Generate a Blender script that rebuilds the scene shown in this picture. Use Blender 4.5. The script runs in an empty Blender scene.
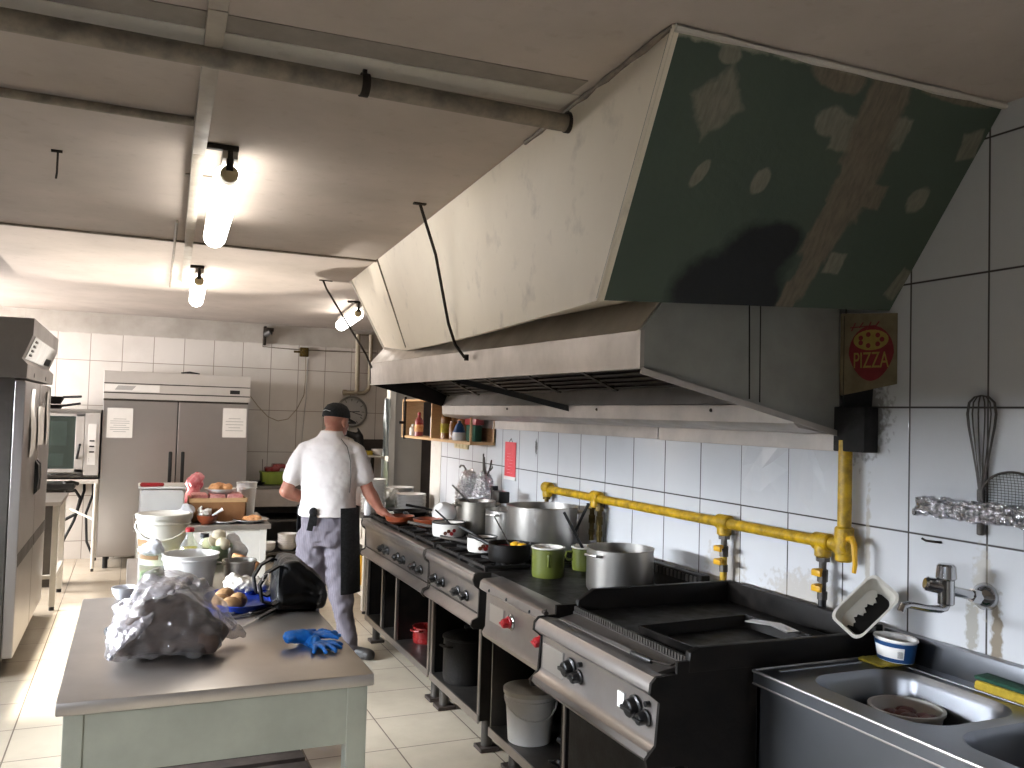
import bpy, bmesh, math, random
from mathutils import Vector, Matrix, noise as mnoise
random.seed(7)
SC = bpy.context.scene
COL = SC.collection
PI = math.pi
V = Vector

# ------------------------------------------------------------------ mesh builder
class MB:
    """collects simple shapes into ONE mesh"""
    def __init__(self):
        self.bm = bmesh.new()
    def _v(self, p): return self.bm.verts.new(p)
    def box(self, x0, x1, y0, y1, z0, z1, bev=0.0, seg=2, M=None):
        b = bmesh.new()
        bmesh.ops.create_cube(b, size=1.0)
        for v in b.verts:
            v.co = V(((x0+x1)/2+v.co.x*(x1-x0), (y0+y1)/2+v.co.y*(y1-y0), (z0+z1)/2+v.co.z*(z1-z0)))
        if bev > 0:
            bmesh.ops.bevel(b, geom=b.edges[:], offset=bev, segments=seg, affect='EDGES', profile=0.5)
        self.merge(b, M); return self
    def merge(self, b, M=None):
        if M is not None: bmesh.ops.transform(b, matrix=M, verts=b.verts[:])
        mp = {}
        for v in b.verts: mp[v] = self.bm.verts.new(v.co)
        for f in b.faces:
            try: self.bm.faces.new([mp[v] for v in f.verts])
            except ValueError: pass
        b.free()
    def lathe(self, prof, c=(0,0,0), seg=32, M=None, a0=0.0, a1=2*PI, sx=1.0, sy=1.0):
        b = bmesh.new(); rings = []
        full = abs(a1-a0-2*PI) < 1e-6
        n = seg if full else seg+1
        for r, z in prof:
            if r < 1e-6: rings.append([b.verts.new((c[0], c[1], c[2]+z))])
            else:
                rings.append([b.verts.new((c[0]+sx*r*math.cos(a0+(a1-a0)*i/seg), c[1]+sy*r*math.sin(a0+(a1-a0)*i/seg), c[2]+z)) for i in range(n)])
        for A, B in zip(rings, rings[1:]):
            m = seg
            for i in range(m):
                j = (i+1) % n
                if len(A) == 1 and len(B) == 1: continue
                if len(A) == 1: fs = [A[0], B[j], B[i]]
                elif len(B) == 1: fs = [A[i], A[j], B[0]]
                else: fs = [A[i], A[j], B[j], B[i]]
                try: b.faces.new(fs)
                except ValueError: pass
        bmesh.ops.recalc_face_normals(b, faces=b.faces[:])
        self.merge(b, M); return self
    def cyl(self, p0, p1, r0, r1=None, seg=20, bev=0.0):
        r1 = r0 if r1 is None else r1
        p0, p1 = V(p0), V(p1); d = p1-p0; L = d.length
        q = d.to_track_quat('Z', 'Y').to_matrix().to_4x4()
        M = Matrix.Translation(p0) @ q
        if bev > 0: prof = [(0,0),(r0-bev,0),(r0,bev),(r1,L-bev),(r1-bev,L),(0,L)]
        else: prof = [(0,0),(r0,0),(r1,L),(0,L)]
        return self.lathe(prof, seg=seg, M=M)
    def limb(self, p0, p1, r0, r1, seg=16):
        """tapered capsule"""
        p0, p1 = V(p0), V(p1); d = p1-p0; L = max(d.length, 1e-5)
        M = Matrix.Translation(p0) @ d.to_track_quat('Z', 'Y').to_matrix().to_4x4()
        prof = [(r0*math.sin(a), -r0*math.cos(a)) for a in [i*PI/10 for i in range(6)]]
        prof += [(r1*math.sin(a), L-r1*math.cos(a)) for a in [i*PI/10 for i in range(5, 11)]]
        prof[0] = (0, prof[0][1]); prof[-1] = (0, prof[-1][1])
        return self.lathe(prof, seg=seg, M=M)
    def ball(self, c, rx, ry=None, rz=None, seg=20, M=None):
        ry = rx if ry is None else ry; rz = rx if rz is None else rz
        prof = [(math.sin(i*PI/12), -math.cos(i*PI/12)) for i in range(13)]
        prof[0] = (0, -1); prof[-1] = (0, 1)
        T = Matrix.Translation(c) @ (M if M is not None else Matrix.Identity(4)) @ Matrix.Diagonal((rx, ry, rz, 1))
        return self.lathe(prof, seg=seg, M=T)
    def tube(self, pts, r, seg=10, closed=False, flat=None):
        """r: number or list; flat=(w,h) gives a rectangular strip"""
        pts = [V(p) for p in pts]; n = len(pts); b = bmesh.new(); rings = []
        up = None
        for i, p in enumerate(pts):
            if closed: t = (pts[(i+1) % n]-pts[i-1])
            else: t = pts[min(i+1, n-1)]-pts[max(i-1, 0)]
            if t.length < 1e-9: t = V((0,0,1))
            t.normalize()
            if up is None:
                up = V((0,0,1)) if abs(t.z) < .9 else V((0,1,0))
            s = t.cross(up)
            if s.length < 1e-6: s = t.cross(V((1,0,0)))
            s.normalize(); u = s.cross(t).normalized(); up = u
            rr = r[i] if isinstance(r, (list, tuple)) else r
            if flat:
                w, h = flat; ring = [p+s*a*w/2+u*c*h/2 for a, c in ((-1,-1),(1,-1),(1,1),(-1,1))]
            else:
                ring = [p+(s*math.cos(2*PI*k/seg)+u*math.sin(2*PI*k/seg))*rr for k in range(seg)]
            rings.append([b.verts.new(q) for q in ring])
        m = len(rings[0])
        for i in range(n if closed else n-1):
            A, B = rings[i], rings[(i+1) % n]
            for k in range(m):
                j = (k+1) % m; b.faces.new([A[k], A[j], B[j], B[k]])
        if not closed:
            b.faces.new(rings[0][::-1]); b.faces.new(rings[-1])
        bmesh.ops.recalc_face_normals(b, faces=b.faces[:])
        self.merge(b); return self
    def prism(self, poly, axis, lo, hi, bev=0.0):
        """polygon in the plane across 'axis', extruded lo..hi.  axis y: poly=(x,z); x: (y,z); z: (x,y)"""
        b = bmesh.new()
        def P(a, c, t):
            return {'y': (a, t, c), 'x': (t, a, c), 'z': (a, c, t)}[axis]
        A = [b.verts.new(P(a, c, lo)) for a, c in poly]; B = [b.verts.new(P(a, c, hi)) for a, c in poly]
        n = len(poly)
        b.faces.new(A); b.faces.new(B[::-1])
        for i in range(n): b.faces.new([A[i], B[i], B[(i+1) % n], A[(i+1) % n]])
        bmesh.ops.recalc_face_normals(b, faces=b.faces[:])
        if bev > 0: bmesh.ops.bevel(b, geom=b.edges[:], offset=bev, segments=2, affect='EDGES', profile=.5)
        self.merge(b); return self
    def slab(self, quad, th, nu=1, nv=1, bulge=None):
        """bilinear quad p00,p10,p11,p01 with thickness th along its normal (backwards)"""
        q = [V(p) for p in quad]; b = bmesh.new()
        nrm = (q[1]-q[0]).cross(q[3]-q[0]).normalized()
        def grid(off):
            g = []
            for j in range(nv+1):
                row = []
                for i in range(nu+1):
                    s, t = i/nu, j/nv
                    p = q[0]*(1-s)*(1-t)+q[1]*s*(1-t)+q[2]*s*t+q[3]*(1-s)*t
                    if bulge: p = p+nrm*bulge(s, t)
                    row.append(b.verts.new(p+nrm*off))
                g.append(row)
            return g
        F = grid(0); K = grid(-th)
        for j in range(nv):
            for i in range(nu):
                b.faces.new([F[j][i], F[j][i+1], F[j+1][i+1], F[j+1][i]])
                b.faces.new([K[j][i], K[j+1][i], K[j+1][i+1], K[j][i+1]])
        rim = [(0,i) for i in range(nu)]+[(j,nu) for j in range(nv)]+[(nv,i) for i in range(nu,0,-1)]+[(j,0) for j in range(nv,0,-1)]
        for a, c in zip(rim, rim[1:]+rim[:1]):
            b.faces.new([F[a[0]][a[1]], K[a[0]][a[1]], K[c[0]][c[1]], F[c[0]][c[1]]])
        bmesh.ops.recalc_face_normals(b, faces=b.faces[:])
        self.merge(b); return self
    def rough(self, amp, scale, seed=0):
        self.bm.normal_update()
        off = V((seed*3.1, seed*7.7, seed*1.3))
        for v in self.bm.verts:
            v.co += v.normal*amp*mnoise.noise(v.co*scale+off)
        return self
    def rot(self, M):
        bmesh.ops.transform(self.bm, matrix=M, verts=self.bm.verts[:]); return self

WORLD = {}          # base location of every object, to build children in room coordinates
def _finish(name, me, m, parent, world, smooth, angle, loc):
    o = bpy.data.objects.new(name, me); COL.objects.link(o)
    if m is not None: me.materials.append(m)
    base = V((0,0,0))
    if parent is not None:
        o.parent = parent; base = WORLD[parent.name]
    if loc is not None: base = V(loc); o.location = loc
    if world: me.transform(Matrix.Translation(-base))
    WORLD[o.name] = base
    if smooth:
        me.polygons.foreach_set('use_smooth', [True]*len(me.polygons))
        try: me.set_sharp_from_angle(angle=math.radians(angle))
        except Exception: pass
    me.update()
    return o
def part(name, mb, m, parent=None, world=True, smooth=True, angle=38, loc=None, label=None, kind=None):
    me = bpy.data.meshes.new(name)
    bmesh.ops.recalc_face_normals(mb.bm, faces=mb.bm.faces[:])
    mb.bm.to_mesh(me); mb.bm.free()
    o = _finish(name, me, m, parent, world, smooth, angle, loc)
    if label: o['label'] = label
    if kind: o['kind'] = kind
    return o
def organic(name, mb, m, parent=None, voxel=.01, iters=4, disp=None, world=True, loc=None, label=None, sub=0, angle=180):
    """fuse overlapping closed shapes into one continuous skin"""
    me = bpy.data.meshes.new('tmp'); mb.bm.to_mesh(me); mb.bm.free()
    t = bpy.data.objects.new('tmp', me); COL.objects.link(t)
    r = t.modifiers.new('r', 'REMESH'); r.mode = 'VOXEL'; r.voxel_size = voxel
    if iters:
        s = t.modifiers.new('s', 'SMOOTH'); s.iterations = iters; s.factor = .5
    if disp:
        for k, (amp, size, typ) in enumerate(disp):
            tx = bpy.data.textures.new('folds', typ)
            if hasattr(tx, 'noise_scale'): tx.noise_scale = size
            d = t.modifiers.new('d%d' % k, 'DISPLACE'); d.texture = tx; d.strength = amp; d.mid_level = .5
            d.texture_coords = 'LOCAL'
    bpy.context.view_layer.update()
    dg = bpy.context.evaluated_depsgraph_get()
    ne = bpy.data.meshes.new_from_object(t.evaluated_get(dg)); ne.name = name
    bpy.data.objects.remove(t); bpy.data.meshes.remove(me)
    o = _finish(name, ne, m, parent, world, True, angle, loc)
    if label: o['label'] = label
    return o
def thing(name, label, cat, loc=(0,0,0), rz=0.0, group=None):
    o = bpy.data.objects.new(name, None); COL.objects.link(o)
    o.empty_display_size = .05
    o.location = loc; o.rotation_euler = (0,0,rz)
    o['label'] = label; o['category'] = cat
    if group: o['group'] = group
    WORLD[o.name] = V(loc)
    return o
def tag(o, label, cat, group=None, kind=None):
    o['label'] = label; o['category'] = cat
    if group: o['group'] = group
    if kind: o['kind'] = kind
    return o
def struct(name, mb, m, parent=None, **k):
    o = part(name, mb, m, parent, **k); o['kind'] = 'structure'; return o
def kids(o): return [c for c in bpy.data.objects if c.parent == o]
def dup(root, loc, rz=None, label=None, group=None, scale=None):
    r = root.copy(); COL.objects.link(r); r.location = loc; WORLD[r.name] = V(loc)
    if rz is not None: r.rotation_euler = (0,0,rz)
    if scale: r.scale = (scale,)*3 if not isinstance(scale, tuple) else scale
    if label: r['label'] = label
    if group: r['group'] = group
    for ch in kids(root):
        c = ch.copy(); COL.objects.link(c); c.parent = r
        for g in kids(ch):
            d = g.copy(); COL.objects.link(d); d.parent = c
    return r
def text_mesh(txt, size, depth=.001):
    cu = bpy.data.curves.new('t', 'FONT'); cu.body = txt; cu.size = size; cu.extrude = depth
    cu.align_x = 'CENTER'; cu.align_y = 'CENTER'
    o = bpy.data.objects.new('t', cu); COL.objects.link(o)
    bpy.context.view_layer.update()
    me = bpy.data.meshes.new_from_object(o.evaluated_get(bpy.context.evaluated_depsgraph_get()))
    b = bmesh.new(); b.from_mesh(me)
    bpy.data.objects.remove(o); bpy.data.curves.remove(cu); bpy.data.meshes.remove(me)
    return b
def RX(a): return Matrix.Rotation(a, 4, 'X')
def RY(a): return Matrix.Rotation(a, 4, 'Y')
def RZ(a): return Matrix.Rotation(a, 4, 'Z')
def T(x, y, z): return Matrix.Translation((x, y, z))
# ------------------------------------------------------------------ materials
def lin(c):
    return tuple((x/12.92 if x <= .04045 else ((x+.055)/1.055)**2.4) for x in c)
def hexc(h): return lin(tuple(int(h[i:i+2], 16)/255 for i in (0,2,4)))
class NT:
    def __init__(self, name):
        self.m = bpy.data.materials.new(name); self.m.use_nodes = True
        self.t = self.m.node_tree; self.n = self.t.nodes; self.l = self.t.links
        self.b = self.n['Principled BSDF']
        self._obj = None
    def node(self, typ, **k):
        x = self.n.new(typ)
        for a, v in k.items(): setattr(x, a, v)
        return x
    def link(self, a, b): self.l.new(a, b)
    def coord(self):
        if self._obj is None: self._obj = self.node('ShaderNodeTexCoord').outputs['Object']
        return self._obj
    def noise(self, scale, detail=4, rough=.55, vec=None, stretch=None):
        n = self.node('ShaderNodeTexNoise'); n.inputs['Scale'].default_value = scale
        n.inputs['Detail'].default_value = detail; n.inputs['Roughness'].default_value = rough
        v = vec or self.coord()
        if stretch:
            mp = self.node('ShaderNodeMapping'); mp.inputs['Scale'].default_value = stretch
            self.link(v, mp.inputs[0]); v = mp.outputs[0]
        self.link(v, n.inputs['Vector']); return n.outputs['Fac']
    def ramp(self, f, lo, hi, a=0.0, b=1.0):
        r = self.node('ShaderNodeMapRange'); r.inputs[1].default_value = lo; r.inputs[2].default_value = hi
        r.inputs[3].default_value = a; r.inputs[4].default_value = b; r.clamp = True
        self.link(f, r.inputs[0]); return r.outputs[0]
    def mix(self, f, a, b):
        x = self.node('ShaderNodeMix', data_type='RGBA')
        if isinstance(f, float): x.inputs[0].default_value = f
        else: self.link(f, x.inputs[0])
        for s, c in ((6, a), (7, b)):
            if isinstance(c, tuple): x.inputs[s].default_value = (*c[:3], 1)
            else: self.link(c, x.inputs[s])
        return x.outputs[2]
    def math(self, op, a, b=None):
        x = self.node('ShaderNodeMath', operation=op)
        for i, c in enumerate((a, b)):
            if c is None: continue
            if isinstance(c, (int, float)): x.inputs[i].default_value = c
            else: self.link(c, x.inputs[i])
        return x.outputs[0]
    def bump(self, h, strength=.2, dist=.01):
        x = self.node('ShaderNodeBump'); x.inputs['Strength'].default_value = strength; x.inputs['Distance'].default_value = dist
        self.link(h, x.inputs['Height']); self.link(x.outputs[0], self.b.inputs['Normal'])
    def set(self, **k):
        for a, v in k.items():
            i = self.b.inputs[a.replace('_', ' ')]
            if isinstance(v, tuple): i.default_value = (*v[:3], 1)
            elif isinstance(v, (int, float)): i.default_value = v
            else: self.link(v, i)
        return self
def plain(name, h, rough=.5, metal=0.0, var=.12, scale=12, bump=0.0, bscale=60, stretch=None, rvar=.1, h2=None, spec=.5, trans=0.0, coat=0.0, alpha=None):
    t = NT(name); c = hexc(h); c2 = hexc(h2) if h2 else tuple(x*(1-var) for x in c)
    f = t.noise(scale, 5, .6, stretch=stretch)
    t.set(Base_Color=t.mix(t.ramp(f, .35, .65), c, c2), Metallic=metal)
    t.set(Roughness=t.ramp(f, .3, .7, max(.03, rough-rvar), min(1, rough+rvar)))
    t.b.inputs['Specular IOR Level'].default_value = spec
    if trans: t.set(Transmission_Weight=trans)
    if coat: t.set(Coat_Weight=coat, Coat_Roughness=.1)
    if alpha is not None: t.set(Alpha=alpha)
    if bump: t.bump(t.noise(bscale, 3), bump, .01)
    return t.m
M = {}
M['steel'] = plain('brushed_steel', 'b8b4b0', .32, .9, .06, 2, rvar=.03)
M['steel_v'] = plain('brushed_steel_upright', 'b0aba8', .31, .9, .06, 2, rvar=.02)
M['steel_top'] = plain('worn_steel_top', 'c2bbb4', .34, .9, .15, 2, rvar=.05)
M['steel_dark'] = plain('dull_dark_steel', '5a5652', .42, .8, .3, 4, .03, 90, rvar=.06)
M['steel_panel'] = plain('panel_steel', 'a39c97', .32, .95, .2, 3, rvar=.04)
M['steel_sink'] = plain('sink_steel', '85878c', .32, 1.0, .1, 2, rvar=.02)
M['hood_steel'] = plain('hood_sheet_steel', 'c4bdb6', .4, .55, .18, 5, .08, 14, rvar=.1)
M['hood_grey'] = plain('hood_side_sheet', 'a3a49e', .45, .1, .2, 4, .05, 40)
M['hood_dark'] = plain('greasy_hood_inside', '2c2926', .5, .2, .4, 8, .1, 50, spec=.3)
M['chrome'] = plain('chrome', 'c8c8ca', .1, 1.0, .1, 9, rvar=.05)
M['pot_steel'] = plain('pot_steel', 'b5b1ab', .31, .95, .06, 3, rvar=.02)
M['pot_old'] = plain('dull_pot_aluminium', '9a948b', .38, .95, .2, 5, rvar=.05)
M['cast'] = plain('black_cast_iron', '100f0e', .6, 0, .4, 18, .2, 70, h2='1c1917', spec=.25)
M['black_grease'] = plain('greasy_black_steel', '0a0908', .5, 0, .4, 12, .1, 40, h2='16120f', rvar=.12, spec=.18)
M['black'] = plain('black_plastic', '0b0b0c', .4, 0, .3, 20)
M['rubber'] = plain('black_rubber', '0e0e0e', .6, 0, .3, 20)
M['black_cloth'] = plain('black_cotton', '0f0f12', .85, 0, .3, 60, .2, 400)
M['leather'] = plain('black_leather', '060607', .38, 0, .4, 14, .2, 160, rvar=.05, spec=.3)
M['white'] = plain('white_plastic', 'd8d5d0', .35, 0, .06, 8)
M['white_dirty'] = plain('grubby_white_plastic', 'cbc6bb', .42, 0, .12, 9)
M['paint_white'] = plain('white_enamel_paint', 'd5d0c6', .4, 0, .1, 6, .03, 60)
M['paint_sage'] = plain('pale_sage_paint', '999a8c', .48, 0, .16, 5, .06, 40)
M['porcelain'] = plain('white_porcelain', 'd9d6d2', .18, 0, .05, 8, rvar=.04)
M['glaze'] = plain('brown_glazed_clay', '7c3a20', .33, 0, .25, 10, rvar=.04)
M['enamel_white'] = plain('white_enamel', 'd3cec6', .2, 0, .06, 9, rvar=.03)
M['enamel_green'] = plain('olive_green_enamel', '585f26', .32, 0, .1, 9, rvar=.03)
M['red'] = plain('red_plastic', '9a1019', .35, 0, .15, 12)
M['red_paper'] = plain('red_calendar_card', 'dd4c54', .6, 0, .06, 12)
M['paper'] = plain('white_paper', 'e0ddd8', .75, 0, .04, 12)
M['ink'] = plain('grey_print', '5c5a58', .8, 0, .1, 12)
M['yellow_pipe'] = plain('chipped_yellow_paint', 'c9a012', .42, .0, .15, 22, .15, 60, h2='8d6f12')
M['yellow'] = plain('yellow_plastic', 'd3a017', .4, 0, .12, 20)
M['brass_dirty'] = plain('grimy_brass', '5b4a22', .45, .7, .4, 30)
M['sponge_yellow'] = plain('yellow_sponge', 'b59a2c', .9, 0, .25, 60, .5, 220)
M['sponge_green'] = plain('green_scourer', '1e4a38', .95, 0, .3, 90, .6, 260)
M['cloth_yellow'] = plain('yellow_dishcloth', '9c8a22', .9, 0, .3, 30, .4, 150)
M['blue_label'] = plain('blue_tub_print', '1b4270', .4, 0, .12, 12)
M['glove'] = plain('blue_nitrile', '1976d2', .42, 0, .25, 26, .15, 90)
M['tray_blue'] = plain('deep_blue_plastic', '12318f', .35, 0, .2, 9)
M['potato'] = plain('potato_skin', 'a07a50', .65, 0, .25, 26, .15, 60)
M['cloth_white'] = plain('white_cotton_cloth', 'd6d0c6', .85, 0, .1, 14, .2, 90)
M['bread'] = plain('bread_crust', 'b0713e', .7, 0, .3, 18, .2, 50, h2='d4a272')
M['carton'] = plain('brown_cardboard', '855b35', .7, 0, .15, 10)
M['meat'] = plain('pink_meat', 'b56a68', .5, 0, .25, 30, h2='d9a49c')
M['pink_bag'] = plain('pink_plastic', 'd14a5e', .3, 0, .3, 18, h2='e9a3a6')
M['egg'] = plain('pale_dough_balls', 'd8cdb4', .5, 0, .1, 12)
M['skin'] = plain('skin', 'a5735e', .5, 0, .12, 16, .05, 120, h2='985f4e')
M['hair'] = plain('grey_hair', '8a7f78', .8, 0, .3, 200, .3, 500)
M['shirt'] = plain('white_shirt', 'd9d2cf', .85, 0, .05, 8, .1, 260)
M['shoe'] = plain('dark_work_shoe', '2a2623', .5, 0, .3, 20)
M['wood'] = plain('pale_wood', 'c09a6c', .55, 0, .2, 6, .05, 60, stretch=(3, 30, 30))
M['wood_mid'] = plain('mid_wood', '8a5f38', .55, 0, .3, 6, .05, 60, stretch=(3, 3, 30))
M['wood_dark'] = plain('dark_slats', '3c322c', .6, 0, .3, 8)
M['switch'] = plain('aged_cream_plastic', 'bfae85', .5, 0, .15, 18)
M['plate_glassgreen'] = plain('pale_green_film', '93a585', .3, 0, .2, 14)
M['salad'] = plain('leaf_green', '6f9440', .6, 0, .35, 20)
M['sauce_red'] = plain('red_sauce_bottle', '82201f', .3, 0, .2, 14)
M['oven_steel'] = plain('pale_oven_steel', 'cfcac5', .34, .5, .06, 3, rvar=.03)
M['oven_inside'] = plain('oven_cavity', 'a49b80', .5, .2, .2, 4)
M['amber'] = plain('amber_jar', '7b4d1c', .25, 0, .3, 14)
M['grey_box'] = plain('grey_appliance', '4c4a48', .5, .2, .2, 10)
M['green_box'] = plain('lime_green_box', '7d8f22', .5, 0, .2, 12)
M['conduit'] = plain('painted_trunking', 'a39a8d', .6, 0, .15, 9, .08, 40)
M['pipe_paint'] = plain('grimy_painted_pipe', '5f574d', .6, 0, .3, 12, .12, 40, h2='8d8273')
M['pipe_beige'] = plain('beige_pipe', '9a8d78', .5, 0, .15, 14)
M['rod'] = plain('rusty_rod', '2e261f', .7, .5, .3, 30)
M['dial'] = plain('clock_dial', 'a5a3a0', .45, 0, .05, 12)
M['film_sheet'] = plain('grey_plastic_sheet', '9aa09e', .25, 0, .2, 8, .3, 12)
M['soot_box'] = plain('black_soot_board', '141210', .8, 0, .4, 18, .2, 50)
M['pizza_card'] = plain('stained_cream_card', '75694f', .7, 0, .25, 18)
M['pizza_red'] = plain('red_print', '74121a', .6, 0, .2, 30)
M['pizza_yellow'] = plain('yellow_print', '92803a', .6, 0, .2, 30)
M['cap_mark'] = plain('pale_grey_embroidery', 'b9b9b9', .8, 0, .1, 60)
M['red_inside'] = plain('stew_red', '6e2f1e', .4, 0, .35, 26, .3, 60)
M['spot_red'] = plain('enamel_red_motif', '8e1f1c', .3, 0, .2, 20)
M['spot_brown'] = plain('enamel_brown_motif', '4b2a1a', .3, 0, .2, 20)

def foil():
    t = NT('crumpled_foil')
    vor = t.node('ShaderNodeTexVoronoi'); vor.inputs['Scale'].default_value = 60
    t.link(t.coord(), vor.inputs['Vector'])
    t.set(Base_Color=hexc('e8e8ec'), Metallic=.95, Roughness=.18)
    t.bump(t.math('ADD', vor.outputs['Distance'], t.noise(45, 4)), .9, .02)
    return t.m
M['foil'] = foil()
def clear(name, h, rough=.08, tr=.75, gl=.35, body='e8e6ea', bump=0.0):
    """thin clear plastic: transparent mixed with a glossy coat"""
    t = NT(name); n = t.n; out = n['Material Output']
    tp = t.node('ShaderNodeBsdfTransparent'); tp.inputs[0].default_value = (*hexc(h), 1)
    t.set(Base_Color=hexc(body), Roughness=rough, Metallic=.35)
    if bump: t.bump(t.noise(30, 4, .6), bump, .01)
    mx = t.node('ShaderNodeMixShader'); fr = t.node('ShaderNodeLayerWeight'); fr.inputs[0].default_value = .35
    t.link(t.ramp(fr.outputs['Facing'], 0, 1, 1-tr, min(1.0, 1-tr+gl)), mx.inputs[0])
    t.link(tp.outputs[0], mx.inputs[1]); t.link(t.b.outputs[0], mx.inputs[2])
    t.link(mx.outputs[0], out.inputs[0]); return t.m
M['clear_bag'] = clear('clear_plastic_bag', 'e2e0e0', .10, .84, .5, 'd2cecc', .9)
M['clear_glass'] = clear('thin_clear_glass', 'eef2e8', .05, .92, .4)
M['clear_green'] = clear('thin_green_film', 'b6d09c', .12, .45, .4, bump=.5)
M['oven_glass'] = clear('dark_oven_glass', 'b9c6c1', .1, .78, .2, '87918d')
M['film_white'] = clear('crinkled_white_film', 'd2d0d4', .14, .40, .4, 'e6e2e6', .8)
M['oil'] = plain('yellow_oil', 'c2b23a', .12, 0, .1, 8)

def tiles(name, axis_a, axis_b, pa, oa, pb, ob, h, h2, grout, gw=.0035, rough=.18, stains_and_shade=(), dirt=.0, bstr=.25, topz=None, extra=None):
    """square-set tiles on a flat wall or floor; axis_a / axis_b are the two room axes of the plane"""
    t = NT(name)
    sp = t.node('ShaderNodeSeparateXYZ'); t.link(t.coord(), sp.inputs[0])
    A, B = sp.outputs[axis_a], sp.outputs[axis_b]
    def line(x, p, o):
        f = t.math('FRACT', t.math('DIVIDE', t.math('SUBTRACT', x, o), p))
        d = t.math('MULTIPLY', t.math('MINIMUM', f, t.math('SUBTRACT', 1.0, f)), p)
        return d, t.math('FLOOR', t.math('DIVIDE', t.math('SUBTRACT', x, o), p))
    da, ia = line(A, pa, oa); db, ib = line(B, pb, ob)
    d = t.math('MINIMUM', da, db)
    cell = t.node('ShaderNodeCombineXYZ'); t.link(ia, cell.inputs[0]); t.link(ib, cell.inputs[1])
    wn = t.node('ShaderNodeTexWhiteNoise'); t.link(cell.outputs[0], wn.inputs['Vector'])
    g = t.ramp(d, gw*.6, gw*1.3)
    base = t.mix(t.math('MULTIPLY', wn.outputs['Value'], .6), hexc(h), hexc(h2))
    if dirt:
        base = t.mix(t.math('MULTIPLY', t.ramp(t.noise(1.6, 6, .65), .45, .75), dirt), base, hexc('8c8171'))
    col = t.mix(g, hexc(grout), base)
    r = t.ramp(g, 0, 1, .8, rough)
    if topz is not None:          # plaster above the tiling
        mk = t.ramp(t.math('ADD', sp.outputs[2], t.math('MULTIPLY', t.noise(9, 3), .03)), topz, topz+.012)
        col = t.mix(mk, col, t.mix(t.ramp(t.noise(4, 5), .3, .7), hexc('b3aca3'), hexc('9d958b')))
        r = t.math('MAXIMUM', r, t.math('MULTIPLY', mk, .8))
    if stains_and_shade:
        nz = t.node('ShaderNodeTexNoise'); nz.inputs['Scale'].default_value = 40; t.link(t.coord(), nz.inputs['Vector'])
        nzf = t.math('MULTIPLY', t.math('SUBTRACT', nz.outputs['Fac'], .5), 1.6)
        for (a, b, ra, rb, hc, st) in stains_and_shade:
            qa = t.math('DIVIDE', t.math('SUBTRACT', A, a), ra); qb = t.math('DIVIDE', t.math('SUBTRACT', B, b), rb)
            dd = t.math('ADD', t.math('SQRT', t.math('ADD', t.math('MULTIPLY', qa, qa), t.math('MULTIPLY', qb, qb))), nzf)
            mk = t.ramp(dd, .7, 1.1, st, 0)
            col = t.mix(mk, col, hexc(hc)); r = t.math('MAXIMUM', r, t.math('MULTIPLY', mk, .7))
    t.set(Base_Color=col, Roughness=r)
    w = t.node('ShaderNodeVectorMath', operation='SCALE'); t.link(wn.outputs['Color'], w.inputs[0]); w.inputs['Scale'].default_value = 0
    hgt = t.math('ADD', t.ramp(d, 0, gw*2), t.math('MULTIPLY', t.noise(3.2, 2), .25))
    t.bump(hgt, bstr, .004)
    return t.m
M['tile_right'] = tiles('white_wall_tiles_right', 1, 2, .291, 2.125-.291*8, .42, 1.30-.42*3, 'cdced0', 'c5c6c9', '3c3836', .0035, .12,
    stains_and_shade=[(1.885, 1.055, .024, .10, '8f8a7e', .85), (1.80, 1.03, .02, .13, '7d705c', .95), (1.845, 1.19, .035, .10, 'a59c8b', .6),
            (2.30, 1.15, .012, .3, '9a907e', .7), (3.02, 1.1, .02, .12, '9a907e', .7), (2.6, .98, .22, .1, '9a8f7e', .55), (3.1, 1.02, .14, .1, 'a1937e', .5),  # the tall narrow strip paints the gas riser's shadow
            (3.05, 2.0, .001, .001, '9a8f7e', .3), (2.33, 1.70, .12, .16, '4a433a', .75), (5.06, 1.46, .02, .05, '2a2520', .9)], dirt=.12)
M['tile_back'] = tiles('cream_wall_tiles_back', 0, 2, .317, 2.08-.317*10, .485, 2.13-.485*5, 'd3cdc6', 'cac4bc', '8a8176', .004, .25, topz=2.43, dirt=.25)
M['tile_left'] = tiles('cream_wall_tiles_left', 1, 2, .317, 0, .485, 2.13-.485*5, 'c6c0b8', 'bdb7af', '6e665c', .004, .25, topz=2.43, dirt=.2)
M['tile_floor'] = tiles('cream_floor_tiles', 0, 1, .436, 1.256-.436*10, .436, 4.158-.436*20, 'c9bda9', 'c2b6a2', '6a5d4e', .0045, .22, dirt=.35, bstr=.15)
def plaster(name, h, h2, rough=.85, sc=2.2, b=.15):
    t = NT(name)
    f = t.noise(sc, 6, .6); f2 = t.noise(sc*6, 5, .6)
    c = t.mix(t.ramp(f, .35, .7), hexc(h), hexc(h2))
    c = t.mix(t.math('MULTIPLY', t.ramp(f2, .58, .75), .35), c, hexc('8f8578'))
    t.set(Base_Color=c, Roughness=rough); t.bump(t.noise(14, 6, .6), b, .01); return t.m
M['ceiling'] = plaster('ceiling_paint', 'b4a89e', 'a69b91')
M['cream'] = plaster('cream_board_paint', 'ece2cf', 'e0d5c1', .5, 1.2, .04)
M['plaster'] = plaster('wall_plaster', 'b9b1a6', 'a69d91')
M['plaster_white'] = plaster('white_plaster', 'c9c4bb', 'bcb6ab')
M['door'] = plain('beige_door_paint', '9d968b', .5, 0, .1, 3)
M['dark_gap'] = plain('dark_passage_shade', '524a44', .8, 0, .2, 4)  # shade of the open passage, put into the wall colour

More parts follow.
